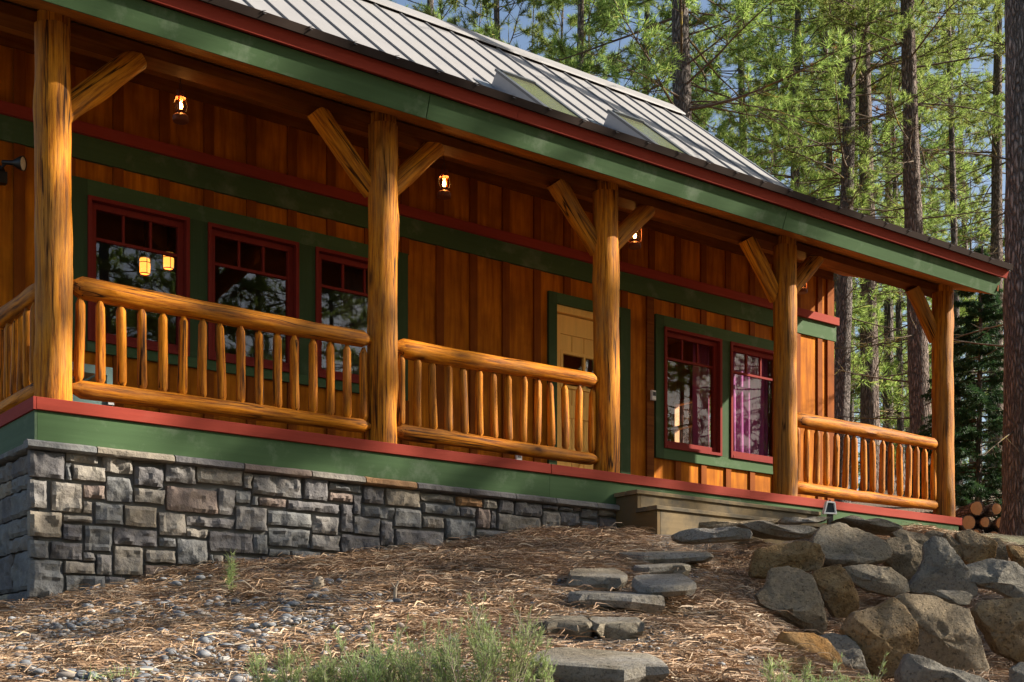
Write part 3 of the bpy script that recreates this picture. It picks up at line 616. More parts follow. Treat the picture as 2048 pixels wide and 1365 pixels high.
# beam
box_part('beam', M['beam'], -0.75, 11.46, PY, PY+.20, BEAM_Z, 2.925)
CEIL = lambda y: 2.76+.35*(y+.37)
q = MB(); q.prism([(PY+.004, 2.928), (PY+.196, 2.928), (PY+.196, CEIL(PY+.196)-.022), (PY+.004, CEIL(PY+.004)-.022)], -0.75, 11.455); part('beam_blocking', q, M['beam'])

# ------------------------------------------------------------------ roof
XR = 11.70; XL = -0.9
y = -0.362
while y < 1.99:
    y2 = min(y+.138, 1.998); q = MB(); q.prism([(y, CEIL(y)), (y2-.006, CEIL(y2-.006)), (y2-.006, CEIL(y2-.006)+.018), (y, CEIL(y)+.018)], XL, XR-.03); part('ceiling_board', q, M['ceil']); y = y2
q = MB(); q.prism([(-.34, CEIL(-.34)+.02), (2.1, CEIL(2.1)+.02), (2.1, 4.30), (1.39, 3.735), (-.41, 3.105), (-.39, 2.96)], XL+.01, XR-.035); part('porch_roof_deck', q, M['drip'])
q = MB(); q.prism([(2.1, 4.0), (5.43, 6.75), (9.3, 3.6), (9.35, 3.8), (5.43, 7.06), (2.1, 4.33)], XL+.01, XR-.035); part('main_roof_deck', q, M['drip'])
for a, b in ((XL, 3.2), (3.208, 7.75), (7.758, XR)):
    q = MB(); q.prism([(-.37, 2.76), (-.335, 2.772), (-.402, 2.962), (-.437, 2.95)], a, b); part('fascia_board', q, M['green'])
for a, b in ((XL, 4.1), (4.103, 8.2), (8.203, XR+.045)):
    q = MB(); q.prism([(-.485, 2.950), (-.42, 2.967), (-.455, 3.055), (-.52, 3.043)], a, b); part('fascia_trim', q, M['red'])
q = MB(); q.prism([(-.525, 3.046), (-.47, 3.058), (-.47, 3.09), (-.536, 3.108), (-.562, 3.105), (-.562, 3.03), (-.548, 3.03)], XL, XR+.06); part('drip_edge', q, M['drip'])
PT = lambda y: 3.27+.35*y; MT = lambda y: 2.614+.826*y
nrib = 0; x1 = XR
while x1 > XL:
    x0 = x1-.405; q = MB()
    ys = [(-.535, PT(-.535)+.012), (1.39, PT(1.39)+.015), (5.40, MT(5.40)+.015)]
    V = []; F = []
    for (yy, zz) in ys: V += [(x0, yy, zz), (x1-.001, yy, zz), (x0, yy, zz-.012), (x1-.001, yy, zz-.012)]
    for i in range(2): F += [(4*i, 4*i+1, 4*i+5, 4*i+4), (4*i+3, 4*i+2, 4*i+6, 4*i+7)]
    F += [(2, 3, 1, 0), (8, 9, 11, 10)]; q.add(V, F)
    n0 = q.build('roof_panel', M['roof'], cabin)
    q = MB(); h = .022; q.prism([(-.60, PT(-.60)+.010), (-.535, PT(-.535)+.016), (1.39, PT(1.39)+.016), (5.40, MT(5.40)+.016), (5.36, MT(5.36)+.016+h*1.2), (1.375, PT(1.375)+.016+h*1.1), (-.595, PT(-.595)+.038), (-.50, PT(-.50)+.016+h)], x0-.006, x0+.008)
    q.build('seam', M['roof'], n0); x1 = x0
q = MB(); q.prism([(5.15, 6.93), (5.43, 7.16), (5.71, 6.93), (5.71, 6.955), (5.43, 7.19), (5.15, 6.955)], XL, XR+.03); part('ridge_cap', q, M['roof'])
q = MB(); q.prism([(5.2, 6.90), (5.43, 7.08), (5.43, 7.15), (5.2, 6.955)], XL+.02, XR); part('ridge_vent', q, M['drip'])
q = MB(); q.prism([(5.44, 7.09), (9.4, 3.86), (9.4, 3.88), (5.44, 7.11)], XL, XR); part('back_roof', q, M['roof'])
q = MB(); q.prism([(-.55, PT(-.55)-.06), (1.39, PT(1.39)-.06), (5.43, MT(5.43)-.06), (9.4, 3.8), (9.4, 3.89), (5.43, MT(5.43)+.035), (1.39, PT(1.39)+.035), (-.55, PT(-.55)+.035)], XR+.002, XR+.03); part('rake_flashing', q, M['flash'])
q = MB(); q.prism([(-.40, 2.80), (2.0, CEIL(2.0)+.01), (2.0, CEIL(2.0)+.19), (-.42, 2.95)], XR-.028, XR-.002); part('rake_board', q, M['beam'])
def on_main(u, s, h):
    """point on the main roof: u along x, s up the slope from y=1.39, h off the surface"""
    c = 1/math.hypot(1, .826); return (u, 1.39+s*c-h*.826*c, MT(1.39)+.015+s*.826*c+h*c)
for xa, ya, yb in ((6.42, 2.02, 3.09), (8.16, 1.95, 3.02)):
    k = empty('skylight', parent=cabin); sl = math.hypot(1, .826); s0 = (ya-1.39)*sl; s1 = (yb-1.39)*sl; w = .60
    def slab(q, u0, u1, a, b, h0, h1):
        P = [on_main(u, s_, h) for h in (h0, h1) for (u, s_) in ((u0, a), (u1, a), (u1, b), (u0, b))]
        q.add(P, [(0,3,2,1),(4,5,6,7),(0,1,5,4),(1,2,6,5),(2,3,7,6),(3,0,4,7)])
    q = MB(); slab(q, xa, xa+.05, s0, s1, .0, .17); slab(q, xa+w-.05, xa+w, s0, s1, .0, .17); slab(q, xa+.05, xa+w-.05, s0, s0+.05, .0, .17); slab(q, xa+.05, xa+w-.05, s1-.05, s1, .0, .17); q.build('curb', M['flash'], k)
    q = MB(); slab(q, xa-.02, xa+.055, s0-.02, s1+.02, .172, .20); slab(q, xa+w-.04, xa+w+.02, s0-.02, s1+.02, .172, .20); slab(q, xa+.055, xa+w-.04, s1-.05, s1+.02, .173, .215); q.build('cladding', M['frame_dark'], k)
    q = MB(); slab(q, xa+.05, xa+w-.04, s0, s1-.05, .174, .186); q.build('pane', M['skyglass'], k)
    q = MB(); slab(q, xa-.22, xa-.001, s0, s1+.1, .003, .01); q.build('flashing', M['flash'], k)

# ------------------------------------------------------------------ wooden steps
st = tag(empty('wooden_steps', (5.69, 0, -0.4)), 'weathered two step wooden stair against the green porch skirt', 'steps')
X1 = 2.72
q = MB(); q.add([(0.02, y, z+.4) for y, z in ((-.002, -.25), (-.32, -.25), (-.32, -.432), (-.60, -.432), (-.60, -.78), (-.42, -.78), (-.002, -.52))] + [(0.06, y, z+.4) for y, z in ((-.002, -.25), (-.32, -.25), (-.32, -.432), (-.60, -.432), (-.60, -.78), (-.42, -.78), (-.002, -.52))],
      [tuple(range(7)), tuple(range(7, 14))[::-1]] + [(i, 7+i, 7+(i+1) % 7, (i+1) % 7) for i in range(7)]); q.build('stringer', M['tread_y'], st)
q = MB(); q.box(X1-.06, X1-.02, -.32, -.002, -.3, .15); q.box(X1-.06, X1-.02, -.6, -.321, -.3, -.03); q.build('stringer', M['tread_y'], st)
for y0, y1, z in ((-.345, -.18, .192), (-.173, -.004, .192), (-.625, -.48, .008), (-.473, -.326, .008)):
    q = MB(); q.bbox(-.012, X1, y0, y1, z-.04, z, .005); q.build('tread', M['tread'], st)
for y, z0, z1 in ((-.322, .008, .151), (-.602, -.34, -.033)):
    q = MB(); q.box(.062, X1-.062, y, y+.022, z0, z1); q.build('riser', M['tread'], st)

# ------------------------------------------------------------------ lanterns
def lantern(x, y, ztop, label, grp='lit lanterns hanging along the porch beam'):
    t = tag(empty('lantern', (x, y, ztop-.36), (0, 0, random.uniform(0, 3))), label, 'lantern', grp)
    q = MB(); q.lathe([(0, 0), (.060, 0), (.066, .006), (.068, .040), (.052, .058), (.03, .064), (.03, .078), (.040, .082), (.040, .092), (0, .092)], 18); q.build('fuel_tank', M['rust'], t, True, 40)
    q = MB(); q.lathe([(.036, .092), (.050, .115), (.054, .140), (.048, .17), (.038, .196), (.036, .20)], 18); q.build('globe', M['globe'], t, True)
    q = MB(); q.lathe([(0, .10), (.013, .11), (.019, .13), (.014, .152), (0, .17)], 10); q.build('flame', M['flame'], t, True)
    q = MB(); q.lathe([(.044, .198), (.044, .206), (.034, .212), (.030, .240), (.040, .244), (.034, .262), (.012, .272), (0, .273)], 16); q.build('chimney', M['rust'], t, True, 40)
    q = MB()
    for s in (-1, 1): q.tube([(s*.045, 0, .05), (s*.070, 0, .07), (s*.076, 0, .10), (s*.074, 0, .2), (s*.062, 0, .245), (s*.03, 0, .252)], .007, 6)
    q.build('side_tube', M['rust'], t, True)
    q = MB()
    for a in range(4):
        c, s = math.cos(a*1.57+.6), math.sin(a*1.57+.6); q.tube([(c*.045, s*.045, .092), (c*.06, s*.06, .14), (c*.042, s*.042, .2)], .0022, 4)
    q.build('wire_guard', M['black'], t)
    q = MB(); q.tube([(.066, 0, .20), (.05, 0, .29), (.0, 0, .335), (-.05, 0, .29), (-.066, 0, .20)], .0028, 5); q.tube([(0, 0, .33), (0, .006, .40)], .003, 5); q.build('bail', M['black'], t)
    ld = bpy.data.lights.new('lantern_light', 'POINT'); ld.energy = 1.6; ld.color = (1.0, .55, .2); ld.shadow_soft_size = .02
    link('lantern_light', ld, t, (0, 0, .185))
lantern(1.385, 0.6, 2.955, 'rusty lit lantern hanging between the corner post and the second post')
lantern(4.05, 0.6, 2.915, 'lit lantern hanging just right of the second post, by its right brace')
lantern(6.51, 0.6, 2.925, 'lantern half hidden behind the right brace of the third post')
lantern(9.19, 0.6, 2.925, 'lantern mostly hidden behind the right brace of the fourth post')
def pendant(x, y, z, label):
    t = tag(empty('pendant_lamp', (x, y, z)), label, 'lamp', 'lit pendant lamps inside the left room')
    q = MB(); q.lathe([(.045, -.075), (.052, -.07), (.056, .0), (.05, .07), (.045, .075)], 14); q.build('shade', M['amber'], t, True)
    q = MB(); q.lathe([(0, .076), (.07, .074), (.06, .10), (.02, .14), (0, .14)], 14); q.lathe([(.058, -.088), (.062, -.08), (.05, -.074)], 14)
    for a in range(4): q.tube([(.058*math.cos(a*1.57), .058*math.sin(a*1.57), -.08), (.058*math.cos(a*1.57), .058*math.sin(a*1.57), .08)], .004, 4)
    q.lathe([(.059, .026), (.063, .03), (.059, .034)], 14); q.build('cage', M['black'], t)
    q = MB(); q.tube([(0, 0, .14), (0, 0, 3.2-z)], .012, 6); q.build('stem', M['black'], t)
pendant(2.02, 3.0, 2.12, 'amber pendant lamp seen through the leftmost window, the lower of two')
pendant(2.27, 3.0, 2.22, 'amber pendant lamp seen through the leftmost window, the higher of two')
# floodlight with motion sensor on the wall by the left edge
t = tag(empty('floodlight', (0.30, WY-.03, 2.36)), 'black motion floodlight on the wall left of the corner post', 'floodlight')
q = MB(); q.lathe([(0, -.03), (.06, -.03), (.06, .0), (.05, .008), (0, .008)], 14); o = q.build('base_plate', M['black'], t, True, 40, loc=(0, .02, 0), rot=(R(90), 0, 0))
q = MB(); q.box(-.05, .045, -.085, -.02, -.13, -.03); q.build('sensor', M['black'], t)
q = MB(); q.tube([(0, -.03, .0), (.03, -.075, .045)], .012, 6); q.build('arm', M['black'], t)
h = link('lamp_head', None, t, (.03, -.075, .055)); h.rotation_mode = 'QUATERNION'; h.rotation_quaternion = Vector((.74, -.66, -.10)).to_track_quat('Z', 'Y')
q = MB(); q.lathe([(0, -.03), (.018, -.028), (.022, .07), (.045, .11), (.062, .15), (.064, .165), (.058, .165)], 18)
me = q.mesh('lamp_head', M['black'], True, 50); COL.objects.unlink(h); bpy.data.objects.remove(h)
h = link('lamp_head', me, t, (.03, -.075, .055)); h.rotation_mode = 'QUATERNION'; h.rotation_quaternion = Vector((.74, -.66, -.10)).to_track_quat('Z', 'Y')
q = MB(); q.lathe([(0, .168), (.03, .166), (.058, .158)], 18); q.build('lens', M['lens'], h, True)
# small fixtures on the wall
t = tag(empty('thermometer', (8.035, WY-.042, 1.37)), 'small white and black weather sensor box left of the right windows', 'sensor')
q = MB(); q.bbox(-.035, .035, -.035, 0, 0, .12, .008); q.build('case', M['white'], t); q = MB(); q.bbox(-.024, .024, -.038, -.0355, .05, .10, .001); q.build('display', M['black'], t)
t = tag(empty('power_outlet', (6.0, WY-.002, .40)), 'pale outlet box low on the wall beside the door', 'outlet')
q = MB(); q.bbox(-.04, .04, -.03, 0, 0, .125, .006); q.build('cover', M['white'], t); q = MB(); q.bbox(-.022, .022, -.034, -.031, .06, .105, .001); q.build('socket', M['flash'], t)
# low lounge seat on the porch, behind the first railing
t = tag(empty('porch_lounger', (0.35, 1.05, 0)), 'grey green metal lounger on the porch behind the corner railing', 'lounger')
q = MB(); q.box(0, .62, .0, .03, .49, .56); q.box(0, .62, .52, .55, .49, .56); q.build('side_rail', M['teal'], t)
for k in range(5): q = MB(); q.box(.02+.125*k, .11+.125*k, .031, .519, .50, .52); q.build('slat', M['teal'], t)
for x, y in ((.0, .0), (.57, .0), (.0, .5), (.57, .5)): q = MB(); q.box(x, x+.05, y, y+.05, 0.0, .489); q.build('leg', M['teal'], t)
q = MB(); q.box(0.05, .57, .01, .035, .22, .33); q.build('lower_rail', M['teal'], t)
q = MB(); q.lathe([(.0, 0), (.028, 0), (.028, .17), (0, .17)], 12); q.build('roller', M['pvc'], t, True, 40, loc=(.63, .03, .33), rot=(0, R(90), 0))
q = MB(); q.box(.575, .625, -.02, .05, .24, .38); q.build('bracket', M['white'], t)
# solar spot lamp at the right end of the stair
lx, ly = 8.44, -0.46; lz = -0.25
t = tag(empty('path_lamp', (lx, ly, lz+.01), (0, 0, R(-20))), 'small chrome framed solar lamp at the right end of the stair', 'lamp')
q = MB(); fr = [(-.09, 0.0), (.072, 0.0), (.05, .135), (-.05, .142)]; fi = [(-.070, .016), (.055, .016), (.038, .119), (-.039, .125)]
V = [(a, 0, b) for a, b in fr]+[(a, 0, b) for a, b in fi]+[(a, .05, b) for a, b in fr]+[(a, .05, b) for a, b in fi]
F = []
for i in range(4):
    j = (i+1) % 4; F += [(i, j, 4+j, 4+i), (8+j, 8+i, 12+i, 12+j), (i, 8+i, 8+j, j), (4+i, 4+j, 12+j, 12+i)]
q.add(V, F); q.build('frame', M['white'], t)
q = MB(); q.add([(a, .02, b) for a, b in fi]+[(a, .04, b) for a, b in fi], [(0, 1, 2, 3), (7, 6, 5, 4)]); q.build('panel', M['darkpanel'], t)
q = MB(); q.lathe([(0, .138), (.014, .14), (.010, .16), (0, .164)], 10, (0, .025, 0)); q.build('knob', M['rust'], t, True)
q = MB(); q.box(-.03, .03, .01, .045, -.14, -.001); q.build('foot', M['black'], t)

# ------------------------------------------------------------------ rocks and flagstones
ROCKS = [
 ("B1",5.580,-2.335,-1.058,0.90,[(-0.274,-0.046),(-0.232,0.072),(-0.097,0.105),(0.072,0.139),(0.215,0.114),(0.274,0.029),(0.249,-0.08),(0.021,-0.101),(-0.147,-0.139),(-0.265,-0.135)]),
 ("B2",6.562,-2.199,-0.857,1.00,[(-0.329,-0.011),(-0.221,0.141),(-0.051,0.195),(0.092,0.141),(0.253,0.043),(0.329,-0.056),(0.298,-0.128),(0.092,-0.19),(-0.087,-0.195),(-0.257,-0.145),(-0.284,-0.065)]),
 ("B3",8.307,-1.010,-0.427,2.50,[(-0.326,0.026),(-0.149,0.073),(0.102,0.052),(0.311,-0.037),(0.326,-0.073),(0.196,-0.068),(-0.044,-0.031),(-0.191,0.005)]),
 ("B4",6.730,-1.199,-0.621,2.00,[(-0.351,0.043),(-0.168,0.072),(0.072,0.048),(0.293,0.029),(0.351,0.005),(0.313,-0.043),(0.149,-0.072),(-0.072,-0.053),(-0.245,-0.01)]),
 ("B5",5.574,-1.454,-0.770,1.50,[(-0.327,-0.009),(-0.237,0.036),(-0.103,0.058),(0.166,0.063),(0.327,0.027),(0.3,-0.036),(0.076,-0.049),(-0.139,-0.063),(-0.282,-0.054)]),
 ("B6",6.636,-0.753,-0.529,1.50,[(-0.458,-0.032),(-0.359,0.022),(0.034,0.027),(0.408,0.042),(0.458,0.017),(0.231,-0.007),(0.015,-0.027),(-0.359,-0.042)]),
 ("B7",7.334,-1.028,-0.459,2.00,[(-0.22,0.022),(-0.025,0.027),(0.215,0.032),(0.22,0.002),(0.045,-0.007),(-0.095,-0.032),(-0.22,-0.027)]),
 ("B8",4.757,-3.093,-1.501,0.80,[(-0.236,0.057),(-0.16,0.118),(-0.129,0.232),(-0.008,0.255),(0.099,0.224),(0.167,0.186),(0.221,-0.042),(0.236,-0.156),(0.19,-0.255),(0.068,-0.156),(-0.084,-0.087),(-0.198,-0.011)]),
 ("B9",5.588,-2.842,-1.353,0.90,[(-0.171,0.098),(-0.146,0.146),(0.033,0.195),(0.081,0.146),(0.163,-0.024),(0.171,-0.106),(0.114,-0.187),(-0.0,-0.195),(-0.081,-0.065),(-0.154,0.049)]),
 ("B10",6.343,-2.660,-1.214,0.80,[(-0.253,0.094),(-0.073,0.12),(0.116,0.094),(0.236,0.009),(0.253,-0.094),(0.116,-0.12),(-0.056,-0.086),(-0.21,0.009)]),
 ("B11",7.154,-2.395,-0.969,0.90,[(-0.197,0.038),(-0.175,0.159),(0.0,0.203),(0.12,0.104),(0.197,0.016),(0.186,-0.093),(0.011,-0.203),(-0.099,-0.104),(-0.186,-0.016)]),
 ("B12",6.879,-2.939,-1.088,0.50,[(-0.12,0.159),(-0.047,0.237),(0.047,0.211),(0.109,0.117),(0.203,-0.029),(0.276,-0.174),(0.255,-0.237),(0.078,-0.216),(-0.161,-0.216),(-0.276,-0.185),(-0.161,-0.029),(-0.12,0.065)]),
 ("B13",8.106,-1.735,-0.669,0.90,[(-0.191,0.054),(-0.095,0.101),(0.095,0.066),(0.167,0.006),(0.191,-0.089),(0.119,-0.101),(-0.012,0.006)]),
 ("B14",8.735,-1.582,-0.573,0.90,[(-0.111,-0.009),(-0.087,0.04),(-0.012,0.065),(0.099,0.015),(0.111,-0.059),(0.012,-0.065),(-0.074,-0.059)]),
 ("B15",8.459,-2.001,-0.732,0.90,[(-0.107,0.033),(-0.072,0.134),(0.06,0.021),(0.107,-0.075),(-0.012,-0.134),(-0.072,-0.075),(-0.101,-0.015)]),
 ("B16",8.626,-2.126,-0.744,0.90,[(-0.173,0.128),(-0.042,0.17),(0.137,0.069),(0.173,0.033),(0.149,-0.11),(-0.018,-0.17),(-0.113,-0.11),(-0.137,0.009)]),
 ("B17",9.244,-1.966,-0.715,0.90,[(-0.093,0.108),(0.019,0.115),(0.093,0.022),(0.093,-0.102),(-0.031,-0.115),(-0.068,-0.077),(-0.08,0.059)]),
 ("B18",9.064,-2.332,-0.850,0.90,[(-0.108,0.126),(-0.012,0.12),(0.108,0.078),(0.108,-0.126),(0.0,-0.102),(-0.072,0.03)]),
 ("B19",7.253,-3.221,-1.215,0.70,[(-0.307,0.078),(-0.161,0.13),(0.005,0.172),(0.151,0.141),(0.307,0.036),(0.307,-0.172),(0.13,-0.13),(-0.036,-0.057),(-0.213,-0.005)]),
 ("B20",5.722,-3.820,-1.463,1.20,[(-0.162,0.037),(-0.043,0.055),(0.121,0.05),(0.162,0.018),(0.13,-0.046),(0.066,-0.055),(-0.08,0.0)]),
 ("B21",5.166,-4.152,-1.789,0.60,[(-0.304,0.258),(-0.252,0.276),(-0.028,0.258),(0.187,0.172),(0.205,0.06),(0.248,-0.052),(0.304,-0.215),(0.273,-0.276),(0.093,-0.233),(-0.166,-0.121),(-0.235,-0.009),(-0.286,0.121)]),
 ("B22",4.317,-4.264,-1.819,0.80,[(-0.225,0.053),(-0.152,0.152),(0.007,0.199),(0.08,0.245),(0.146,0.199),(0.212,0.086),(0.225,-0.04),(0.192,-0.146),(0.166,-0.219),(-0.02,-0.245),(-0.099,-0.146),(-0.152,-0.04)]),
 ("B23",5.722,-4.321,-1.733,0.80,[(-0.211,0.136),(-0.149,0.198),(0.053,0.215),(0.211,0.215),(0.211,-0.207),(0.106,-0.215),(-0.053,-0.136),(-0.114,-0.022),(-0.176,0.066)]),
 ("B24",4.163,-4.899,-2.059,0.90,[(-0.271,-0.004),(-0.211,0.117),(-0.106,0.079),(0.045,0.019),(0.196,-0.026),(0.271,-0.102),(-0.03,-0.117),(-0.256,-0.102)]),
 ("B25",3.554,-4.315,-1.973,0.80,[(-0.191,0.097),(-0.153,0.153),(0.016,0.147),(0.097,0.11),(0.16,0.022),(0.191,-0.078),(0.166,-0.153),(0.047,-0.147),(-0.078,-0.041),(-0.172,0.034)]),
 ("B26",4.065,-4.199,-2.000,0.80,[(-0.167,0.164),(-0.102,0.19),(-0.003,0.177),(0.062,0.111),(0.095,-0.007),(0.167,-0.151),(-0.003,-0.19),(-0.102,-0.085)]),
 ("B27",3.027,-4.669,-2.080,0.90,[(-0.14,0.009),(-0.116,0.049),(-0.058,0.073),(0.035,0.102),(0.087,0.055),(0.128,-0.015),(0.14,-0.079),(0.0,-0.102),(-0.116,-0.073)]),
 ("B28",4.748,-5.089,-2.075,0.90,[(-0.085,0.039),(-0.023,0.077),(0.069,0.085),(0.085,-0.085),(-0.085,-0.085)]),
]
RL = {'B1': ('rock_brown', 'pitted brown boulder at the head of the rock slope, left of the broad flat boulder'),
 'B2': ('rock_tan', 'broad flat grey topped boulder, largest stone at the crest below the porch'),
 'B3': ('slab', 'long thin slab lying below the porch edge right of the solar lamp'), 'B4': ('slab', 'low slab just left of the broad flat boulder'),
 'B5': ('slab', 'long grey slab lying in front of the wooden stair'), 'B6': ('rock_grey', 'dark ledge slab touching the foot of the wooden stair'),
 'B7': ('slab', 'small thin slab under the solar lamp'), 'B8': ('rock_grey', 'large dark square boulder with a flat top, left edge of the rock slope'),
 'B9': ('rock_brown', 'pitted brown upright boulder under the broad flat boulder'), 'B10': ('rock_tan', 'smooth tan boulder with a sunlit ridge under the broad flat boulder'),
 'B11': ('rock_grey', 'rounded grey boulder right of the broad flat boulder'), 'B12': ('rock_blue', 'pointed blue grey rock standing in the middle of the slope'),
 'B13': ('rock_grey', 'low brown grey boulder behind the rounded grey boulder'), 'B14': ('rock_grey', 'small boulder at the crest behind the pointed blue grey rock'),
 'B15': ('rock_brown', 'brown boulder just right of the pointed blue grey rock tip'), 'B16': ('rock_brown', 'chunky boulder under the right end of the porch deck'),
 'B17': ('rock_grey', 'narrow boulder left of the big pine trunk'), 'B18': ('rock_brown', 'boulder at the foot of the big pine at the right edge'),
 'B19': ('rock_blue', 'wide smooth grey rock sloping down from the right edge'), 'B20': ('slab', 'flat pale slab lying in the middle of the rock slope'),
 'B21': ('rock_grey', 'tall broad faced grey brown boulder, biggest at the lower right'), 'B22': ('rock_brown', 'big overhanging brown boulder with an ochre underside'),
 'B23': ('rock_brown', 'big rust brown boulder cut by the right edge'), 'B24': ('rock_blue', 'rounded grey rock at the bottom edge below the biggest boulder'),
 'B25': ('rock_orange', 'bright ochre faced boulder low on the slope'), 'B26': ('rock_blue', 'dark grey rock between the ochre faced and overhanging boulders'),
 'B27': ('rock_brown', 'small brown boulder at the bottom behind the green brush'), 'B28': ('rock_blue', 'pale rock in the bottom right corner')}
def rock_mesh(name, outline, half_depth, seed, mat, facets=5, amp=0.05, flat_top=False):
    rr = random.Random(seed); n = len(outline); nu, nv = 56, 30
    size = max(max(abs(p[0]) for p in outline), max(abs(p[1]) for p in outline))
    def radius(t):
        dx, dy = math.cos(t), math.sin(t); best = 0
        for i in range(n):
            (ax, ay), (bx, by) = outline[i], outline[(i+1) % n]
            ex, ey = bx-ax, by-ay; den = dx*ey-dy*ex
            if abs(den) < 1e-9: continue
            s = (ax*ey-ay*ex)/den; u = (ax*dy-ay*dx)/den
            if s > 0 and -1e-6 <= u <= 1+1e-6: best = max(best, s)
        return best or size*.4
    RA = [radius(2*math.pi*i/nu) for i in range(nu)]
    planes = [(Vector((rr.uniform(-.25, .25), .62, -.75)).normalized(), rr.uniform(.52, .62)), (Vector((rr.uniform(-.35, .35), -.22, -.95)).normalized(), rr.uniform(.60, .70))]
    if flat_top: planes = [(Vector((.05, .60, -.78)).normalized(), .34)]
    for k in range(facets):
        th = rr.uniform(0, 2*math.pi); e_ = rr.uniform(.15, .62); d = Vector((math.cos(th)*e_, math.sin(th)*e_, -1 if k < facets-1 else 1)).normalized()
        planes.append((d, max(rr.uniform(.60, .80), e_*.92+.06)))
    V = []
    for j in range(nv+1):
        ph = -math.pi/2+math.pi*j/nv; c = max(0.0, math.cos(ph))**.45; s = math.copysign(abs(math.sin(ph))**.62, math.sin(ph))
        for i in range(nu):
            t = 2*math.pi*i/nu; p = Vector((c*math.cos(t), c*math.sin(t), s))
            f = 1.0
            for d, lim in planes:
                dd = p.dot(d)
                if dd > lim: p = p-d*(dd-lim)
            rd = RA[i]*1.16; w = Vector((p.x*rd, p.y*rd, p.z*half_depth))
            nn = w.normalized() if w.length > 1e-6 else Vector((0, 0, 1))
            q_ = w/size
            dsp = mnoise.noise(q_*2.1+Vector((seed*3.1, 0, 0)))*amp*.8 - abs(mnoise.noise(q_*3.3+Vector((0, seed*2.3, 0))))*amp*1.3 + mnoise.noise(q_*9+Vector((0, seed, 5)))*amp*.5 + mnoise.noise(q_*20+Vector((3, seed, 5)))*amp*.25 + amp*.3
            w = w+nn*dsp*size*.9
            V.append(RT*w.x + Vector((0, 0, 1))*w.y + FW*w.z)
    F = [(j*nu+i, j*nu+(i+1) % nu, (j+1)*nu+(i+1) % nu, (j+1)*nu+i) for j in range(nv) for i in range(nu)]
    q = MB(); q.add(V, F); return q.mesh(name, mat, True, 24)
for k, (nm, x, y, z, th, ol) in enumerate(ROCKS):
    w = max(p[0] for p in ol)-min(p[0] for p in ol); h = max(p[1] for p in ol)-min(p[1] for p in ol)
    hd = th*.5*math.sqrt(w*h); mat, lab = RL[nm]
    slabby = mat == 'slab' or nm == 'B6'
    o = link('flat_slab' if slabby else 'boulder', rock_mesh('boulder', ol, hd, k+3, M[mat], 2 if slabby or nm == 'B2' else 6, .03 if slabby else .055, nm in ('B2', 'B8')), None, (x, y, z))
    tag(o, lab, 'slab' if slabby else 'boulder', 'boulders of the rock slope beside the porch')
SLABS = [
 ("F1",2.997,-2.894,-1.395,0.41,0.063,0.60),
 ("F2",3.004,-3.588,-1.497,0.38,0.033,0.60),
 ("F3",2.635,-3.497,-1.561,0.57,0.068,0.50),
 ("F4",1.818,-4.008,-1.796,0.28,0.046,0.50),
 ("F5",2.012,-4.217,-1.804,0.29,0.049,0.50),
 ("F6",1.077,-5.141,-2.067,0.63,0.057,0.55),
 ("F7",4.556,-1.940,-1.046,0.72,0.046,0.55),
 ("F8",3.993,-2.517,-1.228,0.41,0.054,0.50),
]
SLL = {'F1': 'thick grey flagstone with a broad clean top, left of the step path', 'F2': 'thin flat flagstone right of the thick grey one', 'F3': 'long thick flagstone step below the broad topped one',
 'F4': 'left flagstone of the pair forming one step of the path', 'F5': 'right flagstone of the pair forming one step of the path', 'F6': 'largest flagstone step at the bottom of the path beside the brush',
 'F7': 'long dark flagstone step second from the stair', 'F8': 'dark flagstone step third from the stair'}
TILT = {'F1': .22, 'F2': .24, 'F3': .12, 'F4': .16, 'F5': .16, 'F6': .2, 'F7': .14, 'F8': .14}
for k, (nm, x, y, z, w, h, dep) in enumerate(SLABS):
    w *= 1.12; z += .012
    rr = random.Random(k+40); n = 13; out = []
    for i in range(n):
        a = 2*math.pi*i/n; c, s = math.cos(a), math.sin(a)
        sx = math.copysign(abs(c)**.6, c); sy = math.copysign(abs(s)**.6, s)
        out.append((sx*w/2*rr.uniform(.82, 1.05), dep/2+sy*dep/2*rr.uniform(.66, 1.08)))
    hh = max(h, .045)+.045; q = MB(); V = []; tilt = -.03
    for (lv, sc_) in ((0.0, .94), (.010, 1.0), (hh*.5, 1.03), (hh, .90)):
        for i, (a, b) in enumerate(out):
            b2 = (b-dep/2)*sc_+dep/2; j = .03*mnoise.noise(Vector((i*.8+k, lv*20, k*3.1)))
            p = RT*(a*sc_+j) + FW*(b2+j*1.4) + Vector((0, 0, -lv*(1+.28*math.sin(2*math.pi*i/n*2+k))+b2*TILT[nm]+a*.04*math.sin(k*2.1)))
            V.append(p)
    F = [tuple(range(n))]
    for l in range(3): F += [(l*n+i, (l+1)*n+i, (l+1)*n+(i+1) % n, l*n+(i+1) % n) for i in range(n)]
    F.append(tuple(range(3*n, 4*n))[::-1]); q.add(V, F)
    tag(q.build('flagstone', M['slab'], None, True, 30, (x, y, z)), SLL[nm], 'flagstone', 'flagstone steps climbing to the stair')

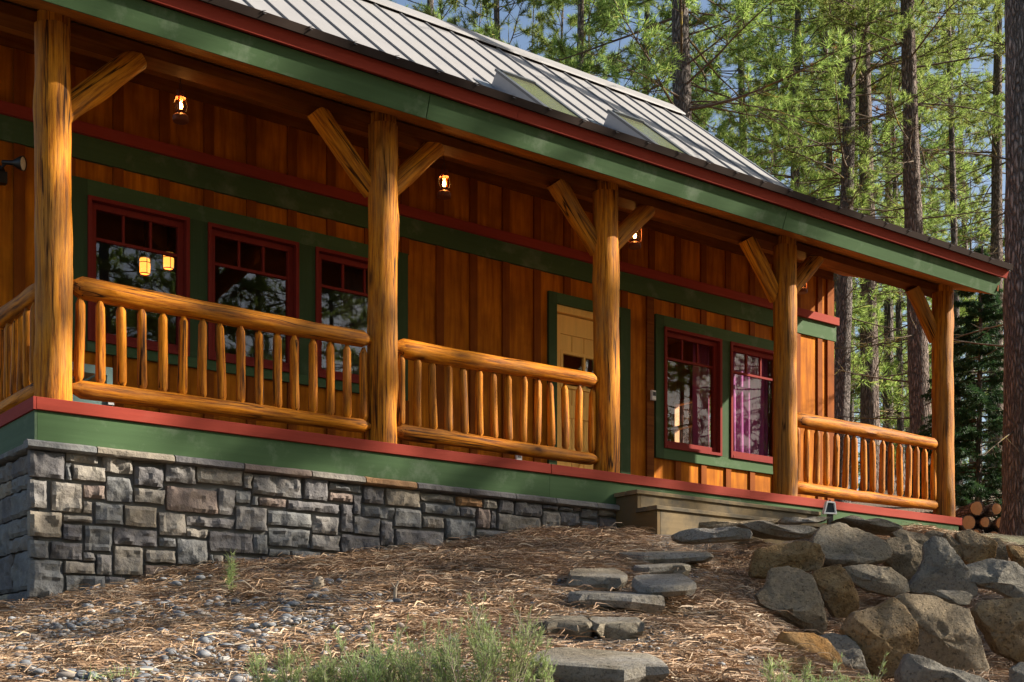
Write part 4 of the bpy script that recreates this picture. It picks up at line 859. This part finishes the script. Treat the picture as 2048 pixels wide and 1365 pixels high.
# ------------------------------------------------------------------ cut logs stacked beyond the porch
bx, by = 15.5, 2.35; bz = gz(bx, by)-.02
LL = [('leftmost log of the bottom row in the stack', -.62, .10), ('second log of the bottom row in the stack', -.36, .12), ('middle log of the bottom row in the stack', -.08, .125), ('fourth log of the bottom row in the stack', .19, .12), ('log at the right end of the bottom row by the trunk', .46, .12),
      ('leftmost log of the second row in the stack', -.48, .32), ('split faced log in the second row of the stack', -.21, .345), ('middle log of the second row in the stack', .06, .35), ('right log of the second row in the stack', .33, .335),
      ('left log on top of the stack with a pale cut end', -.07, .57), ('right log on top of the stack with a pale cut end', .22, .56)]
for i, (lab, a, b) in enumerate(LL):
    r = (.118, .095, .122, .09, .112, .10, .125, .088, .115, .12, .098)[i]
    t = tag(empty('cut_log', tuple(Vector((bx, by, bz+b)) + RT*a*1.02)), lab, 'log', 'cut logs stacked beyond the porch end')
    me = log_mesh('bark', .9, r, r*.97, i*3.3, M['bark_red'], 14, 8, .004, .05); o = link('bark', me, t); along(o, (0, 0, 0), tuple(FW*.9+RT*.12*math.sin(i)))
    q = MB(); q.lathe([(0, .004), (r*.5, .0), (r*.88, -.004), (r*.95, -.03)], 14); c = q.build('cut_end', M['cut'], t); along(c, tuple(-FW*.006), tuple(-FW*.006-FW))

# ------------------------------------------------------------------ trees
def tubes_np(paths, sides=4):
    """many tapered tubes: list of (pts Nx3, radii N)"""
    VV = []; TT = []; off = 0; ang = np.arange(sides)*2*np.pi/sides; ca = np.cos(ang)[None, :, None]; sa = np.sin(ang)[None, :, None]
    for P, r in paths:
        n = len(P); d = np.gradient(P, axis=0); d /= np.linalg.norm(d, axis=1, keepdims=True)+1e-9
        ref = np.where(np.abs(d[:, 2:3]) < .85, np.array([[0, 0, 1.]]), np.array([[1., 0, 0]]))
        u = np.cross(d, ref); u /= np.linalg.norm(u, axis=1, keepdims=True)+1e-9; w = np.cross(d, u)
        V = P[:, None]+(u[:, None]*ca+w[:, None]*sa)*r[:, None, None]; VV.append(V.reshape(-1, 3))
        i = np.arange(n-1)[:, None]*sides; k = np.arange(sides)[None]; k2 = (k+1) % sides
        TT.append(np.stack([i+k, i+k2, i+sides+k2, i+sides+k], -1).reshape(-1, 4)+off); off += n*sides
    return np.concatenate(VV), np.concatenate(TT)
def tufts_np(rng, C, D, n, length, width, spread=.85):
    """bottle-brush tufts of thin needles at centres C pointing along D"""
    m = len(C); d = D[:, None]*.75+rng.normal(size=(m, n, 3))*spread*.6; d /= np.linalg.norm(d, axis=2, keepdims=True)
    b = C[:, None]-D[:, None]*rng.uniform(0, .10, (m, n, 1)); L = length*rng.uniform(.7, 1.1, (m, n, 1))
    s = np.cross(d, rng.normal(size=(m, n, 3))); s /= np.linalg.norm(s, axis=2, keepdims=True)+1e-9
    tip = b+d*L; tip[..., 2] -= L[..., 0]*.12
    V = np.stack([b-s*width/2, b+s*width/2, tip], 2).reshape(-1, 3); return V, np.arange(len(V)).reshape(-1, 3)
def trunk_mesh(rng, H, r0, rtop, name, mat, lean=0.25):
    n = 40; z = np.linspace(0, H, n); t = z/H; r = r0*(1-t)+rtop*t; r += r0*.35*np.exp(-z/.35)
    P = np.stack([lean*np.sin(t*2.2+rng.uniform(0, 6))-0, lean*np.sin(t*1.7+rng.uniform(0, 6)), z], 1); P[:, :2] -= P[0, :2]
    V, T = tubes_np([(P, r)], 18)
    Vr = V.reshape(n, 18, 3); Vr += (rng.normal(size=(n, 18, 1))*.045)*(Vr-P[:, None]); return np_mesh(name, Vr.reshape(-1, 3), T, mat, True), P
def pine(seed, H, r0, crown0, dead0, nb, Lmax, tuft=26, nl=.17, nw=.012, dense=1.0, ndead=26, bark='bark', up=.25):
    rng = np.random.default_rng(seed); tm, P = trunk_mesh(rng, H, r0, r0*.12, 'trunk', M[bark])
    paths = []; C = []; D = []
    def at(h):
        return np.array([np.interp(h, P[:, 2], P[:, 0]), np.interp(h, P[:, 2], P[:, 1]), h])
    for k in range(nb+ndead):
        dead = k >= nb
        f = (k+rng.uniform())/nb if not dead else 0
        h = crown0+(H-crown0)*f**1.05 if not dead else rng.uniform(dead0, crown0*1.35)
        az = rng.uniform(0, 2*np.pi); L = (Lmax*(1-.75*f**1.5)*rng.uniform(.6, 1.1)) if not dead else Lmax*rng.uniform(.25, .75)
        el = rng.uniform(-.25, .15)+up*f*2.2 if not dead else rng.uniform(-.35, .3)
        n = 8; s = np.linspace(0, 1, n); curve = rng.uniform(-.15, .45) if not dead else rng.uniform(-.5, .3)
        e = el+curve*s; a = az+rng.uniform(-.4, .4)*s+np.cumsum(rng.normal(size=n)*.07)
        step = L/(n-1); d = np.stack([np.cos(a)*np.cos(e), np.sin(a)*np.cos(e), np.sin(e)], 1)
        Q = at(h)+np.vstack([np.zeros(3), np.cumsum(d[:-1]*step, 0)]); rb = (.010+.009*L)*(1-.85*s)*(.5 if dead else .62)*min(1, r0/.2)+.003
        paths.append((Q, rb))
        nt = int((3+L*4.0)*dense) if not dead else int(3+L*3.2)
        for j in range(nt):
            t = rng.uniform(.28 if not dead else .15, 1); i = min(n-2, int(t*(n-1))); base = Q[i]+(Q[i+1]-Q[i])*(t*(n-1)-i)
            da = a[i]+rng.choice([-1, 1])*rng.uniform(.35, 1.2); de = e[i]+rng.normal()*.35+(.15 if not dead else -.1); l = rng.uniform(.25, .75)*(.45+.55*(1-t))*min(1.3, L*.6)
            n2 = 4; s2 = np.linspace(0, 1, n2); dd = np.stack([np.cos(da+s2*.3)*np.cos(de+s2*.4), np.sin(da+s2*.3)*np.cos(de+s2*.4), np.sin(de+s2*.4)], 1)
            if dead: dd += rng.normal(size=dd.shape)*.22
            W = base+np.vstack([np.zeros(3), np.cumsum(dd[:-1]*l/(n2-1), 0)]); paths.append((W, np.linspace(.008, .0035, n2)*(1 if not dead else .8)))
            if not dead:
                C.append(W[-1]); D.append(dd[-1]); C.append(W[-2]); D.append(dd[-2])
                if rng.random() < .5: C.append(W[-1]+rng.normal(size=3)*.08); D.append(dd[-1]+rng.normal(size=3)*.3)
        if not dead: C.append(Q[-1]); D.append(d[-1])
    C = np.array(C); D = np.array(D); D /= np.linalg.norm(D, axis=1, keepdims=True)
    bm = np_mesh('branches', *tubes_np(paths, 4), M['branch'])
    fm = np_mesh('crown', *tufts_np(rng, C, D, tuft, nl, nw), M['needle']); return tm, bm, fm
def spruce(seed, H, r0, nb, Lmax):
    rng = np.random.default_rng(seed); tm, P = trunk_mesh(rng, H, r0, .02, 'trunk', M['bark'], .05); paths = []; C = []; D = []
    for k in range(nb):
        f = (k+rng.uniform())/nb; h = .25+(H-.3)*f; az = rng.uniform(0, 6.28); L = Lmax*(1-f)**.85*rng.uniform(.75, 1.1)+.08
        n = 7; s = np.linspace(0, 1, n); e = .12-.55*s+.45*s*s; d = np.stack([np.cos(az)*np.cos(e), np.sin(az)*np.cos(e), np.sin(e)], 1)
        Q = np.array([0, 0, h])+np.vstack([np.zeros(3), np.cumsum(d[:-1]*L/(n-1), 0)]); paths.append((Q, np.linspace(.014, .004, n)))
        for j in range(int(6+L*16)):
            t = rng.uniform(.12, 1); i = min(n-2, int(t*(n-1))); b = Q[i]+(Q[i+1]-Q[i])*(t*(n-1)-i); da = az+rng.choice([-1, 1])*rng.uniform(.5, 1.1)
            l = .30*(1-.5*t)*min(1, L); dv = np.array([np.cos(da), np.sin(da), -.35]); dv /= np.linalg.norm(dv)
            for u in (.3, .65, 1.0): C.append(b+dv*l*u); D.append(dv)
    C = np.array(C); D = np.array(D)
    return tm, np_mesh('branches', *tubes_np(paths, 4), M['branch']), np_mesh('crown', *tufts_np(rng, C, D, 12, .10, .014, .9), M['needle_dark'])
V_BIG = pine(1, 23, .25, 7.5, 1.2, 95, 3.6, 26, .18, .013, .95, 46)
V_BIG2 = pine(2, 21, .22, 8.5, .8, 80, 3.2, 26, .18, .013, .9, 60, 'bark_red')
V_LUSH = pine(3, 17, .15, 2.2, .6, 105, 3.0, 26, .19, .014, 1.1, 14, up=.2)
V_LUSH2 = pine(4, 14, .12, 1.6, .4, 95, 2.5, 26, .19, .014, 1.15, 10, up=.3)
V_POLE = pine(5, 18, .095, 8.0, .8, 50, 1.7, 22, .17, .014, .8, 55)
V_EDGE = pine(12, 22, .26, 14.5, 1.0, 45, 2.6, 26, .18, .013, .9, 52)
V_SPRUCE = spruce(6, 4.9, .06, 190, 1.35)
def tree(kind, x, y, label, group=None, s=1.0, rz=None, name='pine_tree', dz=0.0, lean=(0, 0), crown=None, parts=(0, 1, 2)):
    t = tag(empty(name, (x, y, gz(x, y)-.08+dz), (lean[0], lean[1], random.uniform(0, 6.28) if rz is None else rz)), label, 'tree', group); t.scale = (s, s, s)
    for nm, me in zip(('trunk', 'branches', 'crown'), kind): link(nm, me, t)
    return t
def px_xy(px, d):
    r = (px-1024)/2653; p = CAM+(FW+RT*r)*d; return p.x, p.y
BG = 'pines behind and beside the cabin'
MAIN = [(V_BIG, 1385, 25, 'big dark pine trunk rising behind the middle of the roof', 1.0, .5, (0, 0)),
 (V_BIG2, 1850, 26, 'tall leaning pine trunk rising above the right end of the porch fascia', 1.0, 2.2, (R(-.6), R(2.6))),
 (V_EDGE, 2046, 19.6, 'large pine trunk cut by the right edge of the photo', 1.07, 1.0, (0, R(-1))),
 (V_BIG2, 1741, 29, 'dark pine trunk seen through the porch between the wall end and the last post', 1.0, 4.0, (0, 0)),
 (V_BIG, 1676, 27, 'pine trunk close to the right end of the cabin wall', .78, 3.0, (0, 0)),
 (V_LUSH, 1298, 33, 'slim pine behind the roof left of the big dark trunk', 1.1, 2.0, (0, 0)),
 (V_BIG2, 1500, 35, 'reddish pine trunk behind the roof right of the big dark trunk', .85, 5.0, (0, 0)),
 (V_LUSH, 1590, 29, 'bushy bright green pine spreading over the right end of the roof ridge', 1.0, 1.0, (0, 0)),
 (V_LUSH2, 1690, 34, 'bushy pine left of the tall leaning trunk', 1.25, 3.2, (0, 0)),
 (V_POLE, 1563, 42, 'thin pale pole pine in front of the bright foliage', 1.2, 1.0, (0, 0)),
 (V_LUSH, 1000, 33, 'dark green pine above the left part of the roof ridge', 1.15, 4.4, (0, 0)),
 (V_LUSH, 1150, 30, 'bushy pine spreading over the middle of the roof ridge', 1.1, .7, (0, 0)),
 (V_BIG, 858, 36, 'pine at the top left above the roof ridge', .9, 1.9, (0, 0)),
 (V_POLE, 1802, 34, 'left of the thin straight pole trunks beside the last post', 1.0, 2.0, (0, 0)),
 (V_POLE, 1826, 37, 'middle of the thin straight pole trunks beside the last post', 1.0, 4.0, (0, 0)),
 (V_POLE, 1700, 40, 'thin pole trunk seen behind the railing near the wall end', 1.1, 5.5, (0, 0)),
 (V_BIG2, 1992, 33, 'pine trunk left of the large trunk at the right edge', .9, 2.8, (0, 0)),
 (V_POLE, 1915, 31, 'slender trunk right of the last porch post', 1.1, .9, (0, 0)),
 (V_LUSH2, 1950, 38, 'bushy pine above the small dark spruce', 1.1, 2.2, (0, 0))]
for kind, px, d_, lab, s, rz, ln in MAIN: tree(kind, *px_xy(px, d_), lab, BG, s, rz, lean=ln)
rng = np.random.default_rng(9); tr = tree(V_LUSH2, *px_xy(1775, 35), 'pine with rusty dead needles high left of the tall leaning trunk', BG, 1.3, 1.2)
Cd = np.concatenate([rng.normal(size=(60, 3))*[.5, .5, .55]+c for c in ([-.6, -1.0, 8.3], [.6, -1.2, 9.3], [-.2, -1.0, 7.2])]); Dd = rng.normal(size=Cd.shape)+[0, 0, -.4]; Dd /= np.linalg.norm(Dd, axis=1, keepdims=True)
o = link('dead_foliage', np_mesh('dead_foliage', *tufts_np(rng, Cd, Dd, 18, .14, .012), M['needle_dead']), tr, rot=(0, 0, -1.2-.9)); o['label'] = 'rusty dead needle clumps'
tree(V_SPRUCE, *px_xy(1957, 22.5), 'small dark spruce with drooping branches beside the last porch post', None, 1.0, .3, 'spruce_tree')
rt = random.Random(21); kinds = [V_LUSH, V_POLE, V_LUSH2, V_POLE, V_LUSH, V_BIG, V_POLE, V_LUSH2]
for k in range(20):
    px = 870+k*60+rt.uniform(-22, 22); d_ = rt.uniform(42, 70)
    tree(kinds[k % 8], *px_xy(px, d_), 'distant pine deep in the sunlit forest beyond the cabin', 'distant pines of the forest', rt.uniform(.85, 1.2))
# pines in front, out of view to the right: they shade the porch and show in the windows
FRONT = [(x0+1.55*d0, -d0, kd, s, rz) for x0, d0, kd, s, rz in ((-2.8, 13.5, V_POLE, 1.10, 0), (-1.5, 14.6, V_POLE, 1.12, 1.0), (1.7, 13.4, V_POLE, 1.08, 2.0), (2.5, 15.0, V_LUSH, 1.17, 3.0), (3.6, 13.4, V_POLE, 1.09, 4.0), (5.4, 14.8, V_BIG, .86, 5.0), (6.5, 13.6, V_POLE, 1.09, 1.5), (7.5, 15.2, V_POLE, 1.13, 2.5), (.3, 17.5, V_POLE, 1.22, .7), (9.8, 21.0, V_POLE, 1.2, .2))] + [
 (8.2, -17.0, V_BIG, .9, 2.5), (12.6, -17.8, V_LUSH, 1.15, 2.9), (10.0, -15.2, V_LUSH2, 1.25, 4.6), (15.2, -20.2, V_BIG, 1.0, 3.7), (12.2, -21.5, V_LUSH, 1.1, 5.0), (4.6, -20.5, V_BIG2, 1.0, 1.2), (19.5, -22, V_LUSH, 1.2, 2.2), (26, -24, V_LUSH, 1.2, .2), (10.5, -27, V_LUSH2, 1.3, 1.2), (33, -26, V_BIG, 1.0, 3.3)]
rf = random.Random(8)
for k in range(18): FRONT.append((-24+k*3.7+rf.uniform(-1.2, 1.2), -24-(k % 3)*6-rf.uniform(0, 3), (V_LUSH, V_BIG, V_LUSH2)[k % 3], rf.uniform(1.0, 1.25), rf.uniform(0, 6)))
for x, y, kd, s, rz in FRONT: tree(kd, x, y, 'pine standing in front of the cabin beyond the rock slope', 'pines in front of the cabin', s, rz)

# ------------------------------------------------------------------ ground cover
def in_view(x, y, m=150):
    dx = x-CAM.x; dy = y-CAM.y; d = dx*FW.x+dy*FW.y; r = dx*RT.x+dy*RT.y
    px = 1024+2653*r/np.maximum(d, .1); return (d > 4.3) & (px > -m) & (px < 2048+m), d
def sn(x, y, s, a=0): return np.sin(x*s+a)*np.sin(y*s*1.13-a*2)+.5*np.sin(x*s*2.3+y*s*.9+a)*np.sin(y*s*2.1-x*s*.7)
def scatter(n, x0, x1, y0, y1, rng):
    return rng.uniform(x0, x1, n), rng.uniform(y0, y1, n)
PATH = np.array([[s[1], s[2]] for s in SLABS]+[[5.6, -1.0], [6.2, -.9]])
def path_d(x, y): return np.sqrt(((x[:, None]-PATH[:, 0])**2+(y[:, None]-PATH[:, 1])**2).min(1))
rng = np.random.default_rng(3)
x, y = scatter(620000, -2.6, 10.5, -6.6, -.03, rng); v, dd = in_view(x, y); x, y, dd = x[v], y[v], dd[v]
gravelly = np.clip(sn(x, y, .9, 1.2)*.5+.35-(x-.3)*.22, 0, 1)*(x < 2.4)
pd = path_d(x, y)
keep = rng.uniform(size=len(x)) < np.clip(1-.62*gravelly, .12, 1)*np.where(pd < .45, .22, 1)*np.where((y > -.65) & (x > 5.6) & (x < 8.5), 0, 1)*np.clip(.60+.5*sn(x, y, 2.6), .14, 1)*np.where(x > 5.6, .6, 1)*np.clip(dd/10, .6, 1)
x, y = x[keep], y[keep]
if len(x) > 200000: x, y = x[:200000], y[:200000]
n = len(x); cl = sn(x, y, 3.7, .7); z = ground_z(x, y)+rng.exponential(.009, n)+np.maximum(0, cl)*.03
yaw = 1.3*sn(x, y, 1.7, 2)+rng.normal(size=n)*.8+.5; L = rng.uniform(.12, .27, n); pit = rng.normal(size=n)*.2+.08; cv = rng.normal(size=n)*.45
pts = [np.stack([x, y, z], 1)]
for i in range(3):
    a_ = yaw+cv*i; d_ = np.stack([np.cos(a_), np.sin(a_), pit*(1-i)*1.2-.05*i], 1); q_ = pts[-1]+d_*(L/3)[:, None]
    q_[:, 2] = np.maximum(q_[:, 2], ground_z(q_[:, 0], q_[:, 1])+.003+.002*i); pts.append(q_)
sd = np.stack([-np.sin(yaw), np.cos(yaw), rng.normal(size=n)*.9], 1)*rng.uniform(.0012, .0023, n)[:, None]
V = np.stack([pts[0]-sd, pts[0]+sd, pts[1]-sd, pts[1]+sd, pts[2]-sd*.8, pts[2]+sd*.8, pts[3]], 1).reshape(-1, 3); b = np.arange(n)[:, None]*7
T = np.concatenate([b+[0, 1, 3], b+[0, 3, 2], b+[2, 3, 5], b+[2, 5, 4], b+[4, 5, 6]])
tag(link('pine_straw', np_mesh('pine_straw', V, T, M['straw'])), 'fallen brown pine needles matted over the slope', kind='stuff')
paths = []
for k in range(170):
    X, Y = rng.uniform(-2, 6.5), rng.uniform(-5.8, -.3); a = rng.uniform(0, 3.14); l = rng.uniform(.12, .5); s5 = np.linspace(-.5, .5, 5)
    xs_ = X+np.cos(a)*l*s5+rng.normal(size=5)*.01; ys_ = Y+np.sin(a)*l*s5+rng.normal(size=5)*.01
    paths.append((np.stack([xs_, ys_, ground_z(xs_, ys_)+.022+rng.normal(size=5)*.004], 1), np.linspace(.0065, .0025, 5)*rng.uniform(.6, 1.2)))
tag(link('twigs', np_mesh('twigs', *tubes_np(paths, 5), M['drystem'])), 'thin dead twigs strewn over the pine straw', kind='stuff')
# gravel
def ico():
    import bmesh
    bm = bmesh.new(); bmesh.ops.create_icosphere(bm, subdivisions=2, radius=1); vv = np.array([v.co[:] for v in bm.verts]); ff = np.array([[v.index for v in f.verts] for f in bm.faces]); bm.free(); return vv, ff
IV, IF = ico()
x, y = scatter(26000, -2.6, 5.6, -6.4, -.05, rng); v, dd = in_view(x, y); x, y = x[v], y[v]
g = np.clip(sn(x, y, .9, 1.2)*.5+.45-(x-.3)*.15, 0, 1)*(x < 3.2)+np.where((x < 1.6) & (y < -1.2), .22, 0)+np.where(path_d(x, y) < .5, .55, 0)+.03+np.where((y > -.35) & (x < 2.6), .5, 0)
k_ = rng.uniform(size=len(x)) < g*.75; x, y = x[k_][:7000], y[k_][:7000]; n = len(x)
onpath = path_d(x, y) < .5
r = np.where(onpath, rng.uniform(.006, .014, n), np.minimum(.036, .009+rng.exponential(.007, n)))
S = np.stack([r*rng.uniform(.8, 1.5, n), r*rng.uniform(.7, 1.1, n), r*rng.uniform(.45, .75, n)], 1)
jit = 1+.12*np.sin(IV[None, :, 0]*3+rng.uniform(0, 6, (n, 1)))*np.cos(IV[None, :, 1]*2.5+rng.uniform(0, 6, (n, 1)))
Pv = IV[None]*S[:, None]*jit[..., None]; a = rng.uniform(0, 6.28, n); c, s = np.cos(a)[:, None], np.sin(a)[:, None]
Px = Pv[..., 0]*c-Pv[..., 1]*s; Py = Pv[..., 0]*s+Pv[..., 1]*c; zz = ground_z(x, y)+r*.35
V = np.stack([Px+x[:, None], Py+y[:, None], Pv[..., 2]+zz[:, None]], -1).reshape(-1, 3); T = (IF[None]+(np.arange(n)*len(IV))[:, None, None]).reshape(-1, 3)
tag(link('river_gravel', np_mesh('river_gravel', V, T, M['pebble'], True)), 'loose grey river gravel under the pine straw', kind='stuff')
# larger cobbles, each its own
cob = []
for s in range(5):
    q = MB(); rr = random.Random(s+90)
    q.add([tuple(Vector(p)*(1+.13*mnoise.noise(Vector(p)*1.3+Vector((s*4, 0, 0))))) for p in IV.tolist()], IF.tolist()); cob.append(q.mesh('cobble', M['cobble'], True))
cnt = 0
while cnt < 46:
    px = rs.uniform(10, 760); d_ = rs.uniform(6.5, 10.2); X, Y = px_xy(px, d_)
    if Y > -.15 or (px > 420 and rs.random() < .75): continue
    r = rs.uniform(.024, .045); o = link('cobble', cob[cnt % 5], None, (X, Y, gz(X, Y)+r*.3), (rs.uniform(-.2, .2), rs.uniform(-.2, .2), rs.uniform(0, 6))); o.scale = (r*rs.uniform(1, 1.5), r, r*rs.uniform(.5, .75))
    tag(o, 'smooth rounded grey cobble lying in the pine straw below the stone wall', 'stone', 'cobbles scattered on the slope'); cnt += 1

# ------------------------------------------------------------------ green brush along the bottom, small plants
def brush(seed, ns, hmin, hmax, spread):
    rng = np.random.default_rng(seed); paths = []; C = []; D = []
    for k in range(ns):
        a = rng.uniform(0, 6.28); rad = spread*np.sqrt(rng.uniform()); h = rng.uniform(hmin, hmax); out = rng.uniform(.1, .45)
        s = np.linspace(0, 1, 7); b = np.array([np.cos(a)*rad*.35, np.sin(a)*rad*.35, -.03])
        P = b+np.stack([np.cos(a)*out*h*s+.02*np.sin(s*5+a), np.sin(a)*out*h*s+.02*np.cos(s*4+a), h*s], 1); paths.append((P, np.linspace(.0034, .0012, 7)))
        def leaves(P, t0, m):
            for j in range(m):
                t = rng.uniform(t0, 1); i = min(len(P)-2, int(t*(len(P)-1))); c = P[i]+(P[i+1]-P[i])*(t*(len(P)-1)-i); d = (P[i+1]-P[i]); d = d/np.linalg.norm(d)
                C.append(c); D.append(d*.9+rng.normal(size=3)*.42)
        leaves(P, .3, 26)
        for j in range(5):
            t = rng.uniform(.4, .9); i = int(t*6); a2 = rng.uniform(0, 6.28); l = h*rng.uniform(.15, .32); s2 = np.linspace(0, 1, 4)
            W = P[i]+np.stack([np.cos(a2)*l*.5*s2, np.sin(a2)*l*.5*s2, l*s2], 1); paths.append((W, np.linspace(.002, .001, 4))); leaves(W, .1, 16)
    C = np.array(C); D = np.array(D); D /= np.linalg.norm(D, axis=1, keepdims=True); n = len(C); L = rng.uniform(.022, .045, n)[:, None]
    s = np.cross(D, rng.normal(size=(n, 3))); s /= np.linalg.norm(s, axis=1, keepdims=True); w = .0019
    mid = C+D*L*.5; tip = C+D*L
    V = np.stack([C, mid-s*w, mid+s*w, tip], 1).reshape(-1, 3); b = np.arange(n)[:, None]*4; T = np.concatenate([b+[0, 2, 1], b+[1, 2, 3]])
    return np_mesh('stems', *tubes_np(paths, 4), M['drystem']), np_mesh('leaves', V, T, M['sage'])
BRV = [brush(31, 22, .22, .42, .20), brush(32, 17, .16, .36, .18), brush(33, 9, .14, .28, .12)]
BRL = [(1015, 6.0, 0, 1.05, 'tall green brush beside the lowest flagstone, rightmost of the bottom row'), (930, 5.85, 0, .95, 'green brush just left of the tallest one'), (850, 5.9, 0, .9, 'dense green brush in the middle of the bottom row'), (785, 6.05, 1, 1.05, 'green brush with upright shoots left of the dense middle one'),
 (725, 5.9, 1, .95, 'green brush in the left half of the bottom row'), (665, 5.85, 1, .9, 'sparse green brush mixed with dry pale stems'), (610, 5.8, 2, 1.1, 'thin green brush near the left end of the bottom row'), (548, 5.85, 2, 1.0, 'small wispy green brush, leftmost of the bottom row'),
 (1080, 6.1, 2, .8, 'small sprig leaning over the lowest flagstone'), (1570, 6.7, 2, 1.0, 'small bright green brush at the foot of the ochre faced boulder'), (1655, 6.75, 1, .85, 'green brush in front of the dark grey rock'), (1725, 6.8, 1, .95, 'thin tall brush under the overhanging boulder'), (1810, 6.9, 2, .8, 'little green brush at the bottom edge below the biggest boulder')]
for px, d_, kd, s, lab in BRL:
    X, Y = px_xy(px, d_); t = tag(empty('green_brush', (X, Y, gz(X, Y)-.01), (0, 0, px*.7)), lab, 'shrub', 'green brush along the foreground'); t.scale = (s, s, s)
    for nm, me in zip(('stems', 'leaves'), BRV[kd]): link(nm, me, t)
def pat(px, py):
    """a spot on the slope: where the line of sight through it meets the terrain"""
    lo, hi = 4.5, 16.0
    for _ in range(40):
        m = (lo+hi)/2; X, Y = px_xy(px, m)
        if gz(X, Y) > CAM.z+(1381-py)/2653*m: hi = m
        else: lo = m
    X, Y = px_xy(px, lo); return X, Y, gz(X, Y)
rng = np.random.default_rng(77)
X, Y, Z = pat(462, 1190); t = tag(empty('pine_seedling', (X, Y, Z)), 'tiny bright green pine seedling below the stone wall', 'seedling')
Pp = np.array([[0, 0, -.02], [.004, 0, .1], [0, .004, .2], [.003, 0, .29]]); link('stem', np_mesh('stem', *tubes_np([(Pp, np.linspace(.005, .002, 4))], 5), M['branch']), t)
Cc = np.array([[rng.normal()*.012, rng.normal()*.012, h] for h in np.linspace(.05, .3, 22)]); Dd = np.tile([0, 0, 1.], (22, 1)); link('needles', np_mesh('needles', *tufts_np(rng, Cc, Dd, 14, .075, .0045, 1.1), M['sage']), t)
X, Y, Z = pat(790, 1205); q = MB(); q.tube([(0, 0, -.05), (0, 0, .05), (.004, 0, .10)], [.013, .012, .011], 8); q.tube([(.003, 0, .09), (.02, 0, .125), (.026, 0, .14)], [.009, .007, .005], 7); q.tube([(.003, 0, .09), (-.014, .004, .115), (-.03, .004, .13)], [.008, .006, .004], 7)
tag(q.build('broken_stub', M['drystem'], None, True, 50, (X, Y, Z)), 'pale forked stub of a cut sapling sticking out of the pine straw', 'stub')
X, Y, Z = pat(632, 1182); q = MB(); q.lathe([(0, 0), (.03, .012), (.042, .04), (.036, .075), (.018, .10), (0, .108)], 10)
for k in range(26):
    a = k*2.4; h = .01+.088*k/26; rr_ = .036*math.sin(math.pi*(.2+.75*k/26)); q.tube([(rr_*math.cos(a), rr_*math.sin(a), h), ((rr_+.016)*math.cos(a), (rr_+.016)*math.sin(a), h+.010)], [.009, .003], 4)
tag(q.build('pine_cone', M['drystem'], None, True, 50, (X, Y, Z), (R(20), R(10), 0)), 'open pine cone standing on the needles near the stone wall', 'pine cone')
for i, (px, py, lab) in enumerate(((200, 1300, 'wider patch of short green grass among the gravel at the lower left'), (230, 1352, 'small grass tuft at the bottom edge among the gravel'))):
    X, Y, Z = pat(px, py); n = 70; C = np.stack([rng.normal(size=n)*.07, rng.normal(size=n)*.05, np.zeros(n)], 1); D = np.stack([rng.normal(size=n)*.7, rng.normal(size=n)*.7, np.ones(n)], 1); D /= np.linalg.norm(D, axis=1, keepdims=True)
    tag(link('grass_tuft', np_mesh('grass_tuft', *tufts_np(rng, C, D, 2, .10, .004, .3), M['sage']), None, (X, Y, Z)), lab, 'grass')
